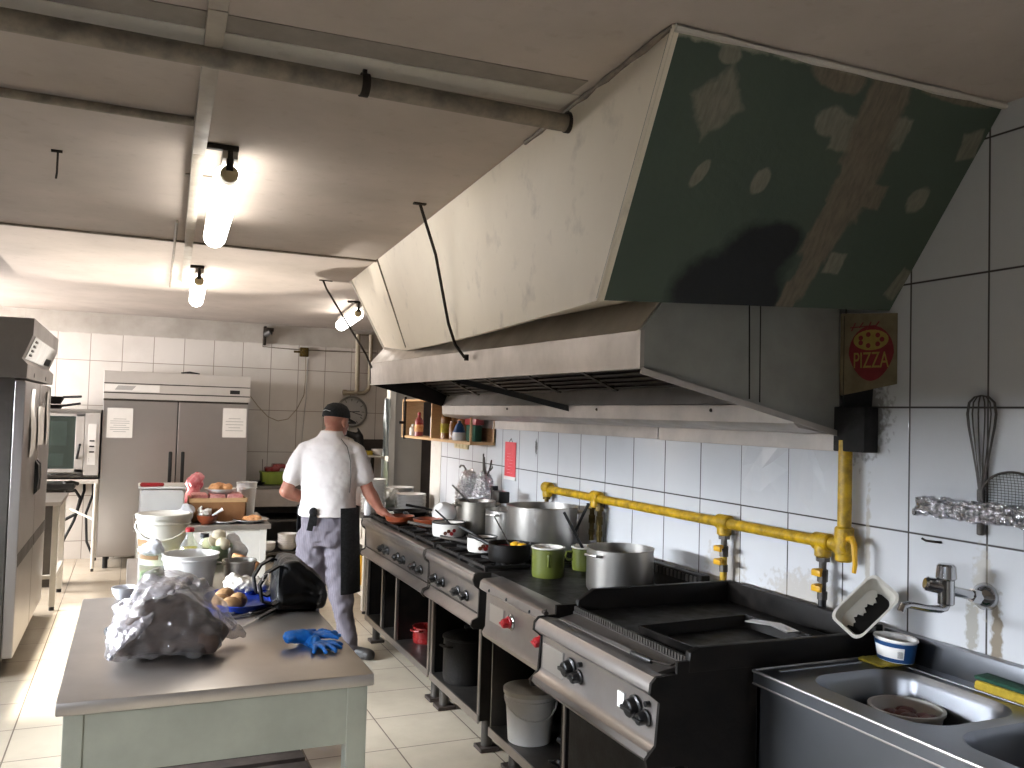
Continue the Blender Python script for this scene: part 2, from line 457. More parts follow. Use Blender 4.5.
def green_board():
    t = NT('green_plasterboard')
    t._obj = t.node('ShaderNodeNewGeometry').outputs['Position']
    sp = t.node('ShaderNodeSeparateXYZ'); t.link(t.coord(), sp.inputs[0])
    nz = t.node('ShaderNodeTexNoise'); nz.inputs['Scale'].default_value = 26; nz.inputs['Detail'].default_value = 5; t.link(t.coord(), nz.inputs['Vector'])
    nzf = t.math('MULTIPLY', t.math('SUBTRACT', nz.outputs['Fac'], .5), 1.0)
    streak = t.noise(20, 4, .6, stretch=(4, 1, 1))
    col = t.mix(t.ramp(t.noise(2.5, 5), .3, .7), hexc('465347'), hexc('404c42'))
    plast = t.mix(t.ramp(streak, .35, .65), hexc('7d7a6c'), hexc('6b695d'))
    strip = t.mix(t.ramp(streak, .35, .65), hexc('746a5b'), hexc('625a4d'))
    X, Z = sp.outputs[0], sp.outputs[2]
    def shape(cx, cz, rx, rz, rot, c, rect=False, soft=.12, k=1.0):
        nonlocal col
        dx = t.math('SUBTRACT', X, cx); dz = t.math('SUBTRACT', Z, cz)
        ca, sa = math.cos(rot), math.sin(rot)
        u = t.math('DIVIDE', t.math('ADD', t.math('MULTIPLY', dx, ca), t.math('MULTIPLY', dz, sa)), rx)
        v = t.math('DIVIDE', t.math('SUBTRACT', t.math('MULTIPLY', dz, ca), t.math('MULTIPLY', dx, sa)), rz)
        if rect: d = t.math('MAXIMUM', t.math('ABSOLUTE', u), t.math('ABSOLUTE', v))
        else: d = t.math('SQRT', t.math('ADD', t.math('MULTIPLY', u, u), t.math('MULTIPLY', v, v)))
        mk = t.ramp(t.math('ADD', d, t.math('MULTIPLY', nzf, k)), 1-soft, 1+soft, 1, 0)
        col = t.mix(mk, col, c)
    dark_blotch = hexc('15181a')  # dark ragged blotch low on the board
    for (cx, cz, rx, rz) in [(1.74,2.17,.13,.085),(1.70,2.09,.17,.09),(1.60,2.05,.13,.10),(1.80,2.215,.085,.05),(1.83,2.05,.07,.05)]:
        shape(cx, cz, rx, rz, 0, dark_blotch, k=.35, soft=.22)
    for s in [(1.405,2.512,.062,.058,.7,plast,True),(1.429,2.348,.018,.04,-.5,plast),(1.641,2.355,.028,.034,-.5,plast),
              (2.371-.02,2.535,.036,.036,.3,plast,True),(2.258,2.377,.04,.034,.4,plast),(2.052,2.175,.034,.03,0,plast,True),(2.37,2.14,.028,.045,-.3,plast,True),
              (1.794,2.523,.05,.036,0,plast),(1.876,2.503,.05,.042,0,plast,True),(2.05,2.526,.04,.04,0,plast,True),(2.064,2.366,.055,.032,0,strip,True),
              (1.762,2.625,.10,.034,-.1,strip),(1.392,2.616,.035,.02,0,plast),(2.194,2.645,.16,.022,-.02,strip),
              (1.958,2.56,.075,.11,.1,strip,True),(1.985,2.39,.075,.10,0,strip,True),(1.962,2.26,.062,.08,-.15,strip,True),(1.955,2.14,.042,.08,-.1,strip,True),(1.93,2.06,.035,.05,0,strip,True)]:
        shape(*s, k=.55)
    # the skim of filler along the ceiling
    edge = t.math('ADD', t.math('SUBTRACT', Z, t.math('MULTIPLY', X, .017)), t.math('MULTIPLY', nzf, .03))
    col = t.mix(t.ramp(edge, 2.602, 2.612), col, hexc('8f8d7e'))
    t.set(Base_Color=col, Roughness=.75); t.bump(t.noise(40, 5), .15, .01)
    return t.m
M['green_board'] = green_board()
def trousers():
    t = NT('grey_striped_trousers')
    w = t.node('ShaderNodeTexWave'); w.inputs['Scale'].default_value = 32; w.inputs['Distortion'].default_value = .6
    t.link(t.coord(), w.inputs['Vector'])
    c = t.mix(w.outputs['Fac'], hexc('757079'), hexc('67626b'))
    t.set(Base_Color=c, Roughness=.85); t.bump(t.noise(260, 2), .15, .003); return t.m
M['trousers'] = trousers()
def lamp_mat(name, col, s):
    t = NT(name); t.set(Base_Color=(.9, .9, .85), Roughness=.4, Emission_Color=col, Emission_Strength=s); return t.m
M['tube_on'] = lamp_mat('lit_tube', (1.0, .96, .9), 13.0)
M['clear_white'] = plain('milky_plastic', 'd2d2d6', .3, 0, .1, 8)
# ------------------------------------------------------------------ the room
XL, XR, YB, YN, ZC = -2.6, 2.4, 10.35, -2.2, 2.65
struct('floor', MB().box(XL-.2, 3.4, YN-.2, YB+.2, -.12, 0), M['tile_floor'], smooth=False)
struct('ceiling', MB().box(XL-.2, 3.4, YN-.2, YB+.2, ZC, ZC+.12), M['ceiling'], smooth=False)
struct('wall_right', MB().box(XR, XR+.15, YN, 7.19, 0, ZC), M['tile_right'], smooth=False)
struct('trim_1', MB().box(XR-.006, XR+.156, 6.93, 7.2, 0, ZC, .004), M['plaster_white'], smooth=False)
struct('wall_back', MB().box(XL-.2, 3.2, YB, YB+.15, 0, ZC), M['tile_back'], smooth=False)
struct('wall_passage', MB().box(3.05, 3.2, 7.19, YB, 0, ZC), M['dark_gap'], smooth=False)
struct('wall_alcove', MB().box(2.74, 3.05, 8.62, 8.7, 0, ZC), M['dark_gap'], smooth=False)
struct('door_1', MB().box(2.43, 2.735, 8.52, 8.57, 0, 2.2, .004), M['door'], smooth=False)
struct('trim_2', MB().box(2.365, 2.43, 8.46, 8.58, 0, 2.25, .004).box(2.365, 2.78, 8.46, 8.58, 2.2, 2.28, .004), M['plaster_white'], smooth=False)
struct('wall_lintel', MB().box(2.365, 3.05, 8.5, 8.6, 2.28, ZC), M['plaster'], smooth=False)
M['wall_grey'] = plain('grey_wall_paint', '6f6a64', .8, 0, .1, 4)
# left wall with window openings (the first added), wall behind the camera with an added sun slit
def wall_with_holes(name, fixed, lo, hi, holes, axis, th, m):
    mb = MB(); holes = sorted(holes)
    def bx(a0, a1, z0, z1):
        if a1-a0 < 1e-4 or z1-z0 < 1e-4: return
        if axis == 'y': mb.box(fixed-th, fixed, a0, a1, z0, z1)
        else: mb.box(a0, a1, fixed-th, fixed, z0, z1)
    cur = lo
    for a0, a1, z0, z1 in holes:
        bx(cur, a0, 0, ZC); bx(a0, a1, 0, z0); bx(a0, a1, z1, ZC); cur = a1
    bx(cur, hi, 0, ZC)
    return struct(name, mb, m, smooth=False)
WL = [(-1.5, 1.2, 1.3, 1.93), (3.0, 5.6, 1.5, 1.93), (7.9, 10.1, .8, 2.5)]  # first opening is added for the near fill lamp
WN = [(-.71, -.36, 1.60, 2.3)]
wall_with_holes('wall_left', XL, YN, YB, WL, 'y', .2, M['wall_grey'])
wall_with_holes('wall_near', YN, XL, 3.2, WN, 'x', .2, M['wall_grey'])
for n, (a0, a1, z0, z1) in enumerate(WL):
    mb = MB()
    for y in (a0, (a0+a1)/2, a1): mb.box(XL-.14, XL-.08, y-.03, y+.03, z0, z1, .004)
    for z in (z0+.03, z1-.03): mb.box(XL-.14, XL-.08, a0, a1, z-.03, z+.03, .004)
    struct('window_%d' % (n+1), mb, M['paint_white'])  # window_1 frames the opening added for the near fill lamp
a0, a1, z0, z1 = WN[0]; mb = MB()
for x in (a0, a1): mb.box(x-.03, x+.03, YN-.14, YN-.08, z0, z1, .004)
for z in (z0+.03, z1-.03): mb.box(a0, a1, YN-.14, YN-.08, z-.03, z+.03, .004)
struct('window_4', mb, M['paint_white'])  # frame of the unseen slit added to aim the sun at the floor
# ceiling: board joints, repaired band and a darker grey strip beside the pipe
struct('trim_5', MB().slab([(-2.55,2.40,2.6475),(-2.55,2.50,2.6475),(1.19,2.33,2.6475),(1.19,2.22,2.6475)], .003, 1, 16), plain('grey_ceiling_strip', '857d74', .85, 0, .15, 9), smooth=False)
struct('trim_6', MB().slab([(-2.55,2.50,2.647),(-2.55,2.60,2.647),(1.22,2.47,2.647),(1.22,2.335,2.647)], .004, 1, 12), M['plaster_white'], smooth=False)
struct('trim_3', MB().box(XL, 1.47, 5.50, 5.525, ZC-.012, ZC-.001, .003), M['pipe_paint'], smooth=False)
struct('trim_4', MB().box(.16, .28, 3.9, 3.915, ZC-.006, ZC-.001), M['conduit'], smooth=False)

def T_(name, label, cat, loc, group=None): return thing(name, label, cat, loc, 0, group)
# thick ceiling pipe with its straps
p = T_('ceiling_pipe', 'thick grimy pipe across the ceiling ending at the cream hood casing', 'pipe', (-.6, 2.445, 2.6))
part('pipe_run', MB().cyl((-2.58, 2.445, 2.605), (1.285, 2.45, 2.60), .028, seg=20), M['pipe_paint'], p)
for x in (-1.4, .575, 1.245):
    part('pipe_strap', MB().lathe([(.0285,-.012),(.034,-.012),(.034,.012),(.0285,.012)], seg=20, M=T(x, 2.447, 2.602) @ RY(PI/2)).box(x-.006, x+.006, 2.44, 2.452, 2.625, ZC), M['rod'], p)
tag(part('thin_ceiling_pipe', MB().cyl((-2.58, 3.13, 2.632), (.148, 3.128, 2.632), .0155, seg=14), M['pipe_paint'], loc=(-.5, 3.13, 2.632)), 'thin brown pipe on the ceiling stopping at the trunking', 'pipe')
# cable trunking
c = T_('cable_trunking', 'beige jointed cable trunking running along the ceiling past the lamps', 'trunking', (.2, 4, 2.63))
pts = [(.10, 1.2), (.149, 2.2), (.188, 3.5), (.235, 4.8), (.31, 6.8), (.325, 7.3)]
for k, (a, b) in enumerate(zip(pts, pts[1:])):
    dx, dy = b[0]-a[0], b[1]-a[1]; L = math.hypot(dx, dy)
    Mx = T((a[0]+b[0])/2, (a[1]+b[1])/2, ZC-.014) @ RZ(-math.atan2(dx, dy))
    part('trunking_length', MB().box(-.024, .024, -L/2+.002, L/2-.002, -.013, .013, .003, M=Mx), M['conduit'], c)
tag(part('ceiling_cable', MB().tube([(.17+.02*i, 4.9+i*.9, 2.64) for i in range(4)], .008, 8), M['pipe_paint'], loc=(.2, 6, 2.64)), 'thin pipe beside the trunking towards the far lamp', 'pipe')
tag(part('ceiling_hook', MB().tube([(-.316,3.807,2.65),(-.316,3.807,2.56),(-.318,3.80,2.535)], .004, 8).tube([(-.34,3.807,2.645),(-.30,3.807,2.645)], .006, 8), M['rod'], loc=(-.316,3.807,2.65)), 'thin wire hook hanging from the ceiling', 'hook')

# fluorescent lamps
def lamp(name, label, a, b, group):
    a, b = V(a), V(b); d = (b-a).normalized()
    t = thing(name, label, 'lamp', (a+b)/2, 0, group)
    up = V((0,0,1)); s = d.cross(up)
    q = Matrix((( s.x, d.x, 0, 0), (s.y, d.y, 0, 0), (0, 0, 1, 0), (0,0,0,1)))
    L = (b-a).length; Mx = T(*((a+b)/2)) @ q
    part('housing', MB().box(-.028, .028, -L/2-.04, L/2+.04, .055, .09, .004, M=Mx), M['conduit'], t)
    part('tube', MB().cyl(a-d*-.02, b-d*.02, .056, seg=24, bev=.025), M['tube_on'], t)
    for e, sg in ((a, -1), (b, 1)):
        part('end_cap', MB().cyl(e+d*sg*.035, e-d*sg*.03, .034, seg=18, bev=.006), M['switch'], t)
    part('mounting_bracket', MB().box(-.10, .03, -L/2-.05, -L/2-.02, .085, .105, .003, M=Mx).cyl(a-d*.03+V((0,0,.01)), a-d*.03+V((0,0,.09)), .014), M['rod'], t)
    return t
lamp('fluorescent_lamp', 'nearest lit tube lamp on the ceiling, beside the trunking', (.298,3.45,2.545), (.352,4.78,2.545), 'fluorescent tube lamps')
lamp('fluorescent_lamp', 'second lit tube lamp, further along the trunking towards the fridge', (.385,6.45,2.545), (.44,7.65,2.545), 'fluorescent tube lamps')
lamp('fluorescent_lamp', 'third lit tube lamp, showing past the far end of the cream casing', (1.79,7.55,2.53), (1.90,8.75,2.53), 'fluorescent tube lamps')

# ------------------------------------------------------------------ boxed casing above the hood
d = T_('hood_casing', 'cream boarded casing with green plasterboard end, from ceiling to hood', 'casing', (1.8, 4, 2.05))
TN, BN, TF, BF = V((1.206,1.80,2.648)), V((1.237,2.21,2.0)), V((1.465,6.43,2.648)), V((1.725,6.3,2.10))
mb = MB(); mb.slab([BN, TN, TF, BF], .018, 16, 28)
for v in mb.bm.verts:
    s_ = min(1,max(0,(v.co.y-2.2)/4.1)); t_ = min(1,max(0,(2.65-v.co.z)/.6))
    g_ = math.exp(-((s_-.36)/.22)**2)*t_*t_
    v.co.z -= .02*math.sin(PI*s_)*t_*t_
part('cream_board', mb, M['cream'], d, angle=60)
TR, BR = V((2.398,1.785,2.648)), V((2.398,2.214,2.057))
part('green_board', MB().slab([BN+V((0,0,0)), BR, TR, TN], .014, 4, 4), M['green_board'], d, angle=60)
part('corner_bead', MB().tube([BN+V((-.002,-.002,0)), TN+V((-.002,-.002,0))], .006, 8), M['cream'], d)
part('far_board', MB().slab([BF, TF, V((2.398,6.43,2.648)), V((2.398,6.3,2.1))], .014), M['cream'], d)
part('soffit', MB().slab([BN+V((.012,.02,.004)), BF+V((.012,-.02,.004)), V((1.80,6.28,2.16)), V((1.62,2.43,2.07))], .01, 6, 2), M['cream'], d, angle=60)
def onface(s, t):     # s along (near to far), t up
    lo = BN.lerp(BF, s); hi = TN.lerp(TF, s); return lo.lerp(hi, t)
part('joint_strip', MB().tube([onface(.79, 1)+V((-.004,0,0)), onface(.79, .5)+V((-.004,0,0)), onface(.79, .01)+V((-.004,0,0))], .006, 6), M['pipe_paint'], d)
part('edge_strip', MB().tube([TF+V((-.003,0,0)), BF+V((-.003,0,0))], .01, 6), M['paint_white'], d)
part('torn_tape', MB().tube([onface(s, 1.0)+V((-.004, 0, -.004-.004*random.random())) for s in [i/14*.22 for i in range(15)]], [.004+.007*random.random() for i in range(15)], 6), M['pipe_paint'], d)
part('ceiling_filler', MB().tube([TN.lerp(TR, i/16)+V((0,-.004,-.008)) for i in range(17)], [.006+.008*random.random() for i in range(17)], 6), M['plaster_white'], d)
# hanging rods
tag(part('hood_rod', MB().tube([(1.201,3.892,2.648),(1.225,3.91,2.60),(1.30,3.93,2.42),(1.40,4.0,2.10),(1.45,4.03,2.0),(1.505,4.04,1.94)], .0075, 8).box(1.17,1.23,3.88,3.905,2.642,2.65).cyl((1.515,4.04,1.955),(1.515,4.04,1.925),.012, seg=10), M['rod'], loc=(1.3,3.95,2.2)), 'dark iron rod from the ceiling to the middle of the hood front', 'rod')
tag(part('hood_rod', MB().tube([(1.278,6.565,2.65),(1.30,6.53,2.58),(1.555,6.26,2.08),(1.592,6.225,1.98)], .0075, 8).box(1.25,1.35,6.555,6.575,2.643,2.65), M['rod'], loc=(1.4,6.4,2.3)), 'thin dark rod from the ceiling to the far corner of the hood', 'rod')

# ------------------------------------------------------------------ extraction hood
h = T_('extraction_hood', 'long steel extraction hood over the cooking range, grey end towards camera', 'hood', (2.0, 4.35, 1.7))
NX, FX, NY, FY = 1.508, 1.60, 2.41, 6.28     # front line is not quite parallel to the wall
fr = lambda y: NX+(FX-NX)*(y-NY)/(FY-NY)
zl = lambda y: 1.825+.035*(y-NY)/(FY-NY); zh = lambda y: 1.944+.072*(y-NY)/(FY-NY)
YJ = 4.95
part('front_band', MB().slab([(fr(NY),NY,zl(NY)),(fr(NY)-.008,NY,zh(NY)),(fr(YJ)-.008,YJ,zh(YJ)),(fr(YJ),YJ,zl(YJ))], .012, 1, 6)
     .slab([(fr(YJ)+.003,YJ,zl(YJ)+.002),(fr(YJ)-.005,YJ,zh(YJ)-.002),(fr(FY)-.005,FY,zh(FY)-.002),(fr(FY)+.003,FY,zl(FY)+.002)], .012, 1, 6), M['hood_steel'], h)
part('front_lip', MB().box(-.002,.03,0,1,-.004,.004, M=Matrix(((1,(FX-NX),0,NX),(0,(FY-NY),0,NY),(0,.035,1,1.825),(0,0,0,1)))), M['hood_steel'], h)
part('sloping_top', MB().slab([(fr(NY)-.008,NY+.002,zh(NY)),(1.80,NY+.002,2.33),(1.86,FY-.002,2.33),(fr(FY)-.008,FY-.002,zh(FY))], .012, 1, 8), M['hood_steel'], h)
endp = [(fr(NY)-.001,1.822),(fr(NY)-.009,1.942),(1.58,2.04),(1.80,2.335),(2.345,2.335),(2.355,1.632)]
part('near_end_panel', MB().prism(endp, 'y', NY-.014, NY), M['hood_grey'], h, smooth=False)
part('end_flange', MB().slab([(1.505,NY-.016,1.822),(1.502,NY-.03,1.822),(2.36,NY-.03,1.628),(2.36,NY-.016,1.63)], .02).box(1.497,1.513,NY-.02,NY+.004,1.82,1.945), M['hood_steel'], h, smooth=False)
part('panel_seam', MB().tube([(1.945,NY-.015,1.735),(1.935,NY-.015,2.2)], .0025, 6).tube([(1.99,NY-.015,1.725),(1.985,NY-.015,2.2)], .002, 6), M['hood_dark'], h)
endf = [(fr(FY),1.86),(fr(FY)-.008,2.0),(1.86,2.33),(2.38,2.33),(2.38,1.66)]
part('far_end_panel', MB().prism(endf, 'y', FY-.012, FY), M['hood_dark'], h, smooth=False)
part('back_panel', MB().slab([(2.36,NY,1.70),(2.36,FY,1.70),(2.25,FY,2.33),(2.25,NY,2.33)], .01), M['hood_steel'], h, smooth=False)
part('inner_ceiling', MB().box(1.8, 2.3, NY, FY, 2.31, 2.325), M['hood_dark'], h, smooth=False)
# grease filters with slats, three in a row
nF = 6; fy0 = NY+.06; fw = (FY-.06-fy0)/nF
for i in range(nF):
    y0 = fy0+i*fw+.01; y1 = fy0+(i+1)*fw-.01
    a = V((2.20, 0, 1.80)); b = V((1.66, 0, 2.03))
    f = part('grease_filter', MB().slab([(a.x,y0,a.z+.02),(a.x,y1,a.z+.02),(b.x,y1,b.z+.02),(b.x,y0,b.z+.02)], .012), M['black_grease'], h, smooth=False)
    mb = MB(); n = 13
    for k in range(n):
        t = (k+.5)/n; q = a.lerp(b, t)
        mb.tube([(q.x,y0,q.z),(q.x,y1,q.z)], .009, 4)
    for y in (y0, y1): mb.tube([(a.x,y,a.z),(b.x,y,b.z)], 0, flat=(.02,.02))
    part('slats', mb, M['steel_dark'], f)
part('cross_bar', MB().tube([(1.60,4.60,1.865),(2.22,4.14,1.69)], 0, flat=(.04,.03)), M['hood_dark'], h)
part('grease_gutter', MB().prism([(2.16,1.72),(2.165,1.655),(2.185,1.64),(2.33,1.62),(2.36,1.64),(2.36,1.74),(2.35,1.74),(2.345,1.655),(2.19,1.66),(2.175,1.72)], 'y', NY+.01, FY-.02), M['hood_steel'], h)
part('filter_rail', MB().slab([(2.2,NY+.01,1.80),(2.2,FY-.02,1.80),(2.17,FY-.02,1.725),(2.17,NY+.01,1.725)], .008), M['hood_steel'], h, smooth=False)
for y0, y1, z in ((NY-.02, 3.62, 1.556), (3.63, FY-.03, 1.56)):
    part('wall_flashing', MB().box(2.385, 2.397, y0, y1, z, 1.622, .002), M['hood_steel'], h, smooth=False)
for y in (2.9, 3.85, 5.0): part('rivet', MB().ball((2.162, y, 1.70), .008, seg=8), M['rod'], h)

# sooty board and stained pizza card between hood end and wall
tag(part('soot_board', MB().slab([(2.345,2.37,1.575),(2.398,2.30,1.575),(2.398,2.26,2.05),(2.345,2.37,2.05)], .01).box(2.33,2.397,2.255,2.40,1.56,1.72,.004), M['soot_box'], loc=(2.37,2.3,1.7)), 'black sooty board closing the gap between hood end and wall', 'board')
pc = T_('pizza_card', 'stained cream card with red PIZZA badge by the hood end', 'card', (2.37, 2.3, 1.9))
A_, B_ = V((2.346,2.385,0)), V((2.398,2.17,0)); un = (B_-A_).normalized()
nrm = V((un.y, -un.x, 0)); nrm = -nrm if nrm.y > 0 else nrm
def PC(u, z, o=0.0): return A_+un*u+V((0,0,z))+nrm*o
part('card', MB().slab([PC(0,1.76,.004),PC(.215,1.80,.004),PC(.215,2.045,.004),PC(0,2.06,.004)], .003), M['pizza_card'], pc, smooth=False)
fr_ = Matrix(((un.x,0,nrm.x,0),(un.y,0,nrm.y,0),(0,1,0,0),(0,0,0,1)))
def onCard(mb, u, z, o): 
    P = PC(u, z, o); mb.rot(Matrix.Translation(P) @ fr_); return mb
badge = MB().prism([(.085*math.cos(a)*(1 if math.sin(a) > 0 else (1+math.sin(a)*.2)), .098*math.sin(a)) for a in [i*2*PI/28 for i in range(28)]], 'z', 0, .001)
part('red_badge', onCard(badge, .12, 1.91, .0045), M['pizza_red'], pc, smooth=False)
part('pizza_print', onCard(MB().lathe([(0,0),(.066,0),(.066,.001),(0,.001)], seg=24, sy=.55), .12, 1.957, .0058), M['pizza_yellow'], pc, smooth=False)
tm = MB()
for k in range(7):
    a = k*2*PI/7; tm.lathe([(0,0),(.009,0),(.009,.0006),(0,.0006)], (.042*math.cos(a), .02*math.sin(a), 0), 10)
part('topping_print', onCard(tm, .12, 1.957, .0066), M['pizza_red'], pc, smooth=False)
tb = MB(); tb.merge(text_mesh('PIZZA', .08, .0005)); tb.rot(Matrix.Diagonal((.62, 1, 1, 1)))
part('lettering', onCard(tb, .12, 1.883, .0062), M['pizza_yellow'], pc, smooth=False)
tb = MB()
for k in range(4): tb.tube([(-.045+.03*k, -.012+.01*(k%2), 0), (-.03+.03*k, .016, 0)], .0025, 4)
tb.tube([(-.05,.0,0),(.05,.002,0)], .002, 4)
part('faded_writing', onCard(tb, .09, 2.005, .0055), M['pizza_red'], pc, smooth=False)

# ------------------------------------------------------------------ the cook line
def nose_profile(xf, zt, zb, body_x, depth_x):
    """section of a range top: rounded nose, neck, sloping panel, bottom nose"""
    return [(xf, zt-.03), (xf+.006, zt-.012), (xf+.02, zt), (depth_x, zt), (depth_x, zb), (body_x, zb), (body_x-.02, zb-.004), (xf+.008, zb), (xf-.004, zb+.012), (xf+.004, zb+.03),
            (xf+.03, zb+.04), (xf+.038, zb+.06), (xf+.03, zt-.075), (xf+.022, zt-.055), (xf+.008, zt-.048)]
def knob(parent, p, m, r=.025, ptr=True, tilt=-.12, label=None):
    Mx = T(*p) @ RY(-PI/2+tilt)
    k = part('knob', MB().lathe([(0,0),(r*1.15,0),(r*1.15,.006),(r*.95,.010),(r*.85,.032),(r*.7,.036),(0,.036)], seg=18, M=Mx).box(-r*.22,r*.22,-r*1.0,r*1.0,.02,.042,.003, M=Mx), m, parent)
    return k
def cabinet(t, y0, y1, divs, xf=1.6, z0=.165, z1=.62, depth=2.28):
    part('cabinet_floor', MB().box(xf, depth, y0+.01, y1-.01, z0, z0+.025, .003), M['steel_dark'], t, smooth=False)
    part('cabinet_back', MB().box(depth-.02, depth, y0+.01, y1-.01, z0+.025, z1), M['black_grease'], t, smooth=False)
    for y in divs:
        s = part('divider', MB().box(xf+.02, depth-.02, y-.008, y+.008, z0+.025, z1), M['black_grease'], t, smooth=False)
        part('divider_edge', MB().box(xf-.001, xf+.02, y-.012, y+.012, z0+.02, z1, .003), M['steel_panel'], s, smooth=False)
def legs(t, spots, z1=.165):
    for x, y in spots:
        l = part('leg', MB().cyl((x,y,.02),(x,y,z1), .028, seg=18), M['steel_dark'], t)
        part('foot', MB().box(x-.05, x+.05, y-.05, y+.05, 0, .02, .004), M['wood_dark'], l, smooth=False)
def burner(t, cx, cy, w=.33, dy=.33, z=.875):
    part('drip_pan', MB().lathe([(0,.004),(.10,.004),(.13,.012),(.14,.004),(.14,.0)], (cx,cy,z), 28), M['black_grease'], t)
    b = part('burner_head', MB().lathe([(0,.024),(.04,.024),(.048,.02),(.05,.006),(.05,0),(0,0)], (cx,cy,z+.004), 24), M['cast'], t)
    mb = MB(); zz = z+.029
    x0, x1, y0, y1 = cx-w/2+.006, cx+w/2-.006, cy-dy/2+.006, cy+dy/2-.006
    for a, b_ in (((x0,y0),(x1,y0)),((x1,y0),(x1,y1)),((x1,y1),(x0,y1)),((x0,y1),(x0,y0))):
        mb.tube([(*a,zz),(*b_,zz)], 0, flat=(.014,.014))
    for k in range(4):
        a = PI/4*0+k*PI/2
        for off in (-.28, .28):
            c_, s_ = math.cos(a+off), math.sin(a+off)
            ex = min(w/2-.006, 1) if k % 2 == 0 else None
            R_ = (w/2-.008)/max(abs(c_), abs(s_))
            mb.tube([(cx+.045*c_, cy+.045*s_, zz), (cx+R_*c_, cy+R_*s_, zz)], 0, flat=(.012,.014))
    for px, py in ((x0,y0),(x1,y0),(x0,y1),(x1,y1)): mb.box(px-.008,px+.008,py-.008,py+.008,z,zz)
    part('pan_support', mb, M['cast'], t, smooth=False)
def gas_range(name, label, y0, y1, pairs, divs, ny):
    t = T_(name, label, 'stove', (1.9, (y0+y1)/2, 0))
    prof = nose_profile(1.55, .878, .62, 1.60, 2.28)
    part('range_body', MB().prism(prof, 'y', y0+.012, y1-.012), M['steel_panel'], t, angle=50)
    for y in (y0, y1):
        side = [(1.545,.85),(1.552,.876),(1.572,.884),(2.315,.884),(2.315,.165),(1.60,.165),(1.60,.61),(1.555,.612),(1.54,.63),(1.548,.655),(1.578,.668),(1.58,.80),(1.556,.82)]
        yy = (y, y+.012) if y == y0 else (y-.012, y)
        part('side_panel', MB().prism(side, 'y', *yy), M['steel_dark'], t, smooth=False)
    part('hob_plate', MB().box(1.60, 2.30, y0+.014, y1-.014, .872, .882, .002), M['black_grease'], t, smooth=False)
    part('front_ledge', MB().box(1.556, 1.615, y0+.013, y1-.013, .868, .8845, .005), M['steel_panel'], t)
    part('back_upstand', MB().box(2.30, 2.318, y0, y1, .87, .95, .003), M['steel_dark'], t, smooth=False)
    dy = (y1-y0-.02)/ny
    for j in range(ny):
        for x in (1.775, 2.10): burner(t, x, y0+.01+dy*(j+.5), .32, dy-.01)
    for y in pairs:
        for o in (-.062, .062):
            kb = knob(t, (1.583, y+o, .738), M['black'])
    part('pilot_line', MB().box(1.574,1.580,y0+.02,y1-.02,.683,.688), M['steel_dark'], t, smooth=False)
    cabinet(t, y0, y1, divs)
    part('base_rail', MB().box(1.595, 1.605, y0+.012, y1-.012, .150, .192, .002), M['steel_panel'], t, smooth=False)
    legs(t, [(1.67,y0+.07),(1.67,y1-.07),(2.2,y0+.07),(2.2,y1-.07)])
    return t
gas_range('gas_range', 'nearer steel gas range with four front knobs, black lidded pot in its open base', 3.935, 4.715, (4.175, 4.541), (3.96, 4.69), 2)
gas_range('gas_range', 'far steel gas range with six knobs, clay bowls at its end beside the cook', 4.725, 6.20, (4.93, 5.28, 5.65), (4.75, 5.43, 5.77, 6.17), 4)

# hotplate unit
t = T_('hotplate_unit', 'steel solid-top hotplate with two red knobs, white lidded bucket below', 'stove', (1.9, 3.46, 0))
y0, y1 = 3.00, 3.80
yb_ = 3.925
part('front_bar', MB().prism([(1.525,.84),(1.53,.872),(1.545,.884),(1.64,.888),(1.64,.83),(1.545,.826)], 'y', y0, y1), M['steel_panel'], t)
part('hot_surface', MB().box(1.635, 2.31, y0, yb_, .862, .886, .004), M['black_grease'], t, smooth=False)
part('control_panel', MB().prism([(1.565,.826),(1.56,.66),(1.545,.635),(1.55,.615),(1.60,.61),(1.60,.826)], 'y', y0, y1), M['steel_panel'], t)
part('carcass', MB().box(1.6, 2.31, y0, y1, .60, .862), M['steel_dark'], t, smooth=False)
for y in (3.68, 3.48, 3.24): part('bolt', MB().ball((1.527,y,.85), .007, seg=10), M['black'], t)
for y in (3.50, 3.17):
    part('bezel', MB().lathe([(0,0),(.036,0),(.036,.006),(.028,.012),(0,.012)], seg=24, M=T(1.563,y,.745) @ RY(-PI/2)), M['chrome'], t)
    kb = knob(t, (1.553,y,.745), M['red'], .024); kb['label'] = 'red knob'
part('rating_plate', MB().box(1.557,1.566,3.58,3.74,.70,.78), M['steel'], t, smooth=False)
bs = part('vented_splashback', MB().box(2.275, 2.325, 3.10, yb_, .88, .985, .006), M['black_grease'], t, smooth=False)
mb = MB()
for k in range(22): mb.box(2.271,2.275,3.13+k*.03,3.148+k*.03,.945,.975)
part('louvres', mb, M['steel_dark'], bs, smooth=False)
for y in (y0+.006, y1-.006): part('side_panel', MB().box(1.60, 2.28, y-.006, y+.006, .165, .86), M['steel_dark'], t, smooth=False)
part('shelf', MB().box(1.59, 2.28, y0+.012, y1-.012, .165, .19, .003), M['steel_dark'], t, smooth=False)
part('shelf_edge', MB().box(1.585, 1.592, y0+.012, y1-.012, .15, .192, .002), M['steel_panel'], t, smooth=False)
part('cabinet_back', MB().box(2.26, 2.28, y0+.012, y1-.012, .19, .60), M['black_grease'], t, smooth=False)
legs(t, [(1.70,y0+.07),(1.70,y1-.07),(2.2,y0+.07),(2.2,y1-.07)])

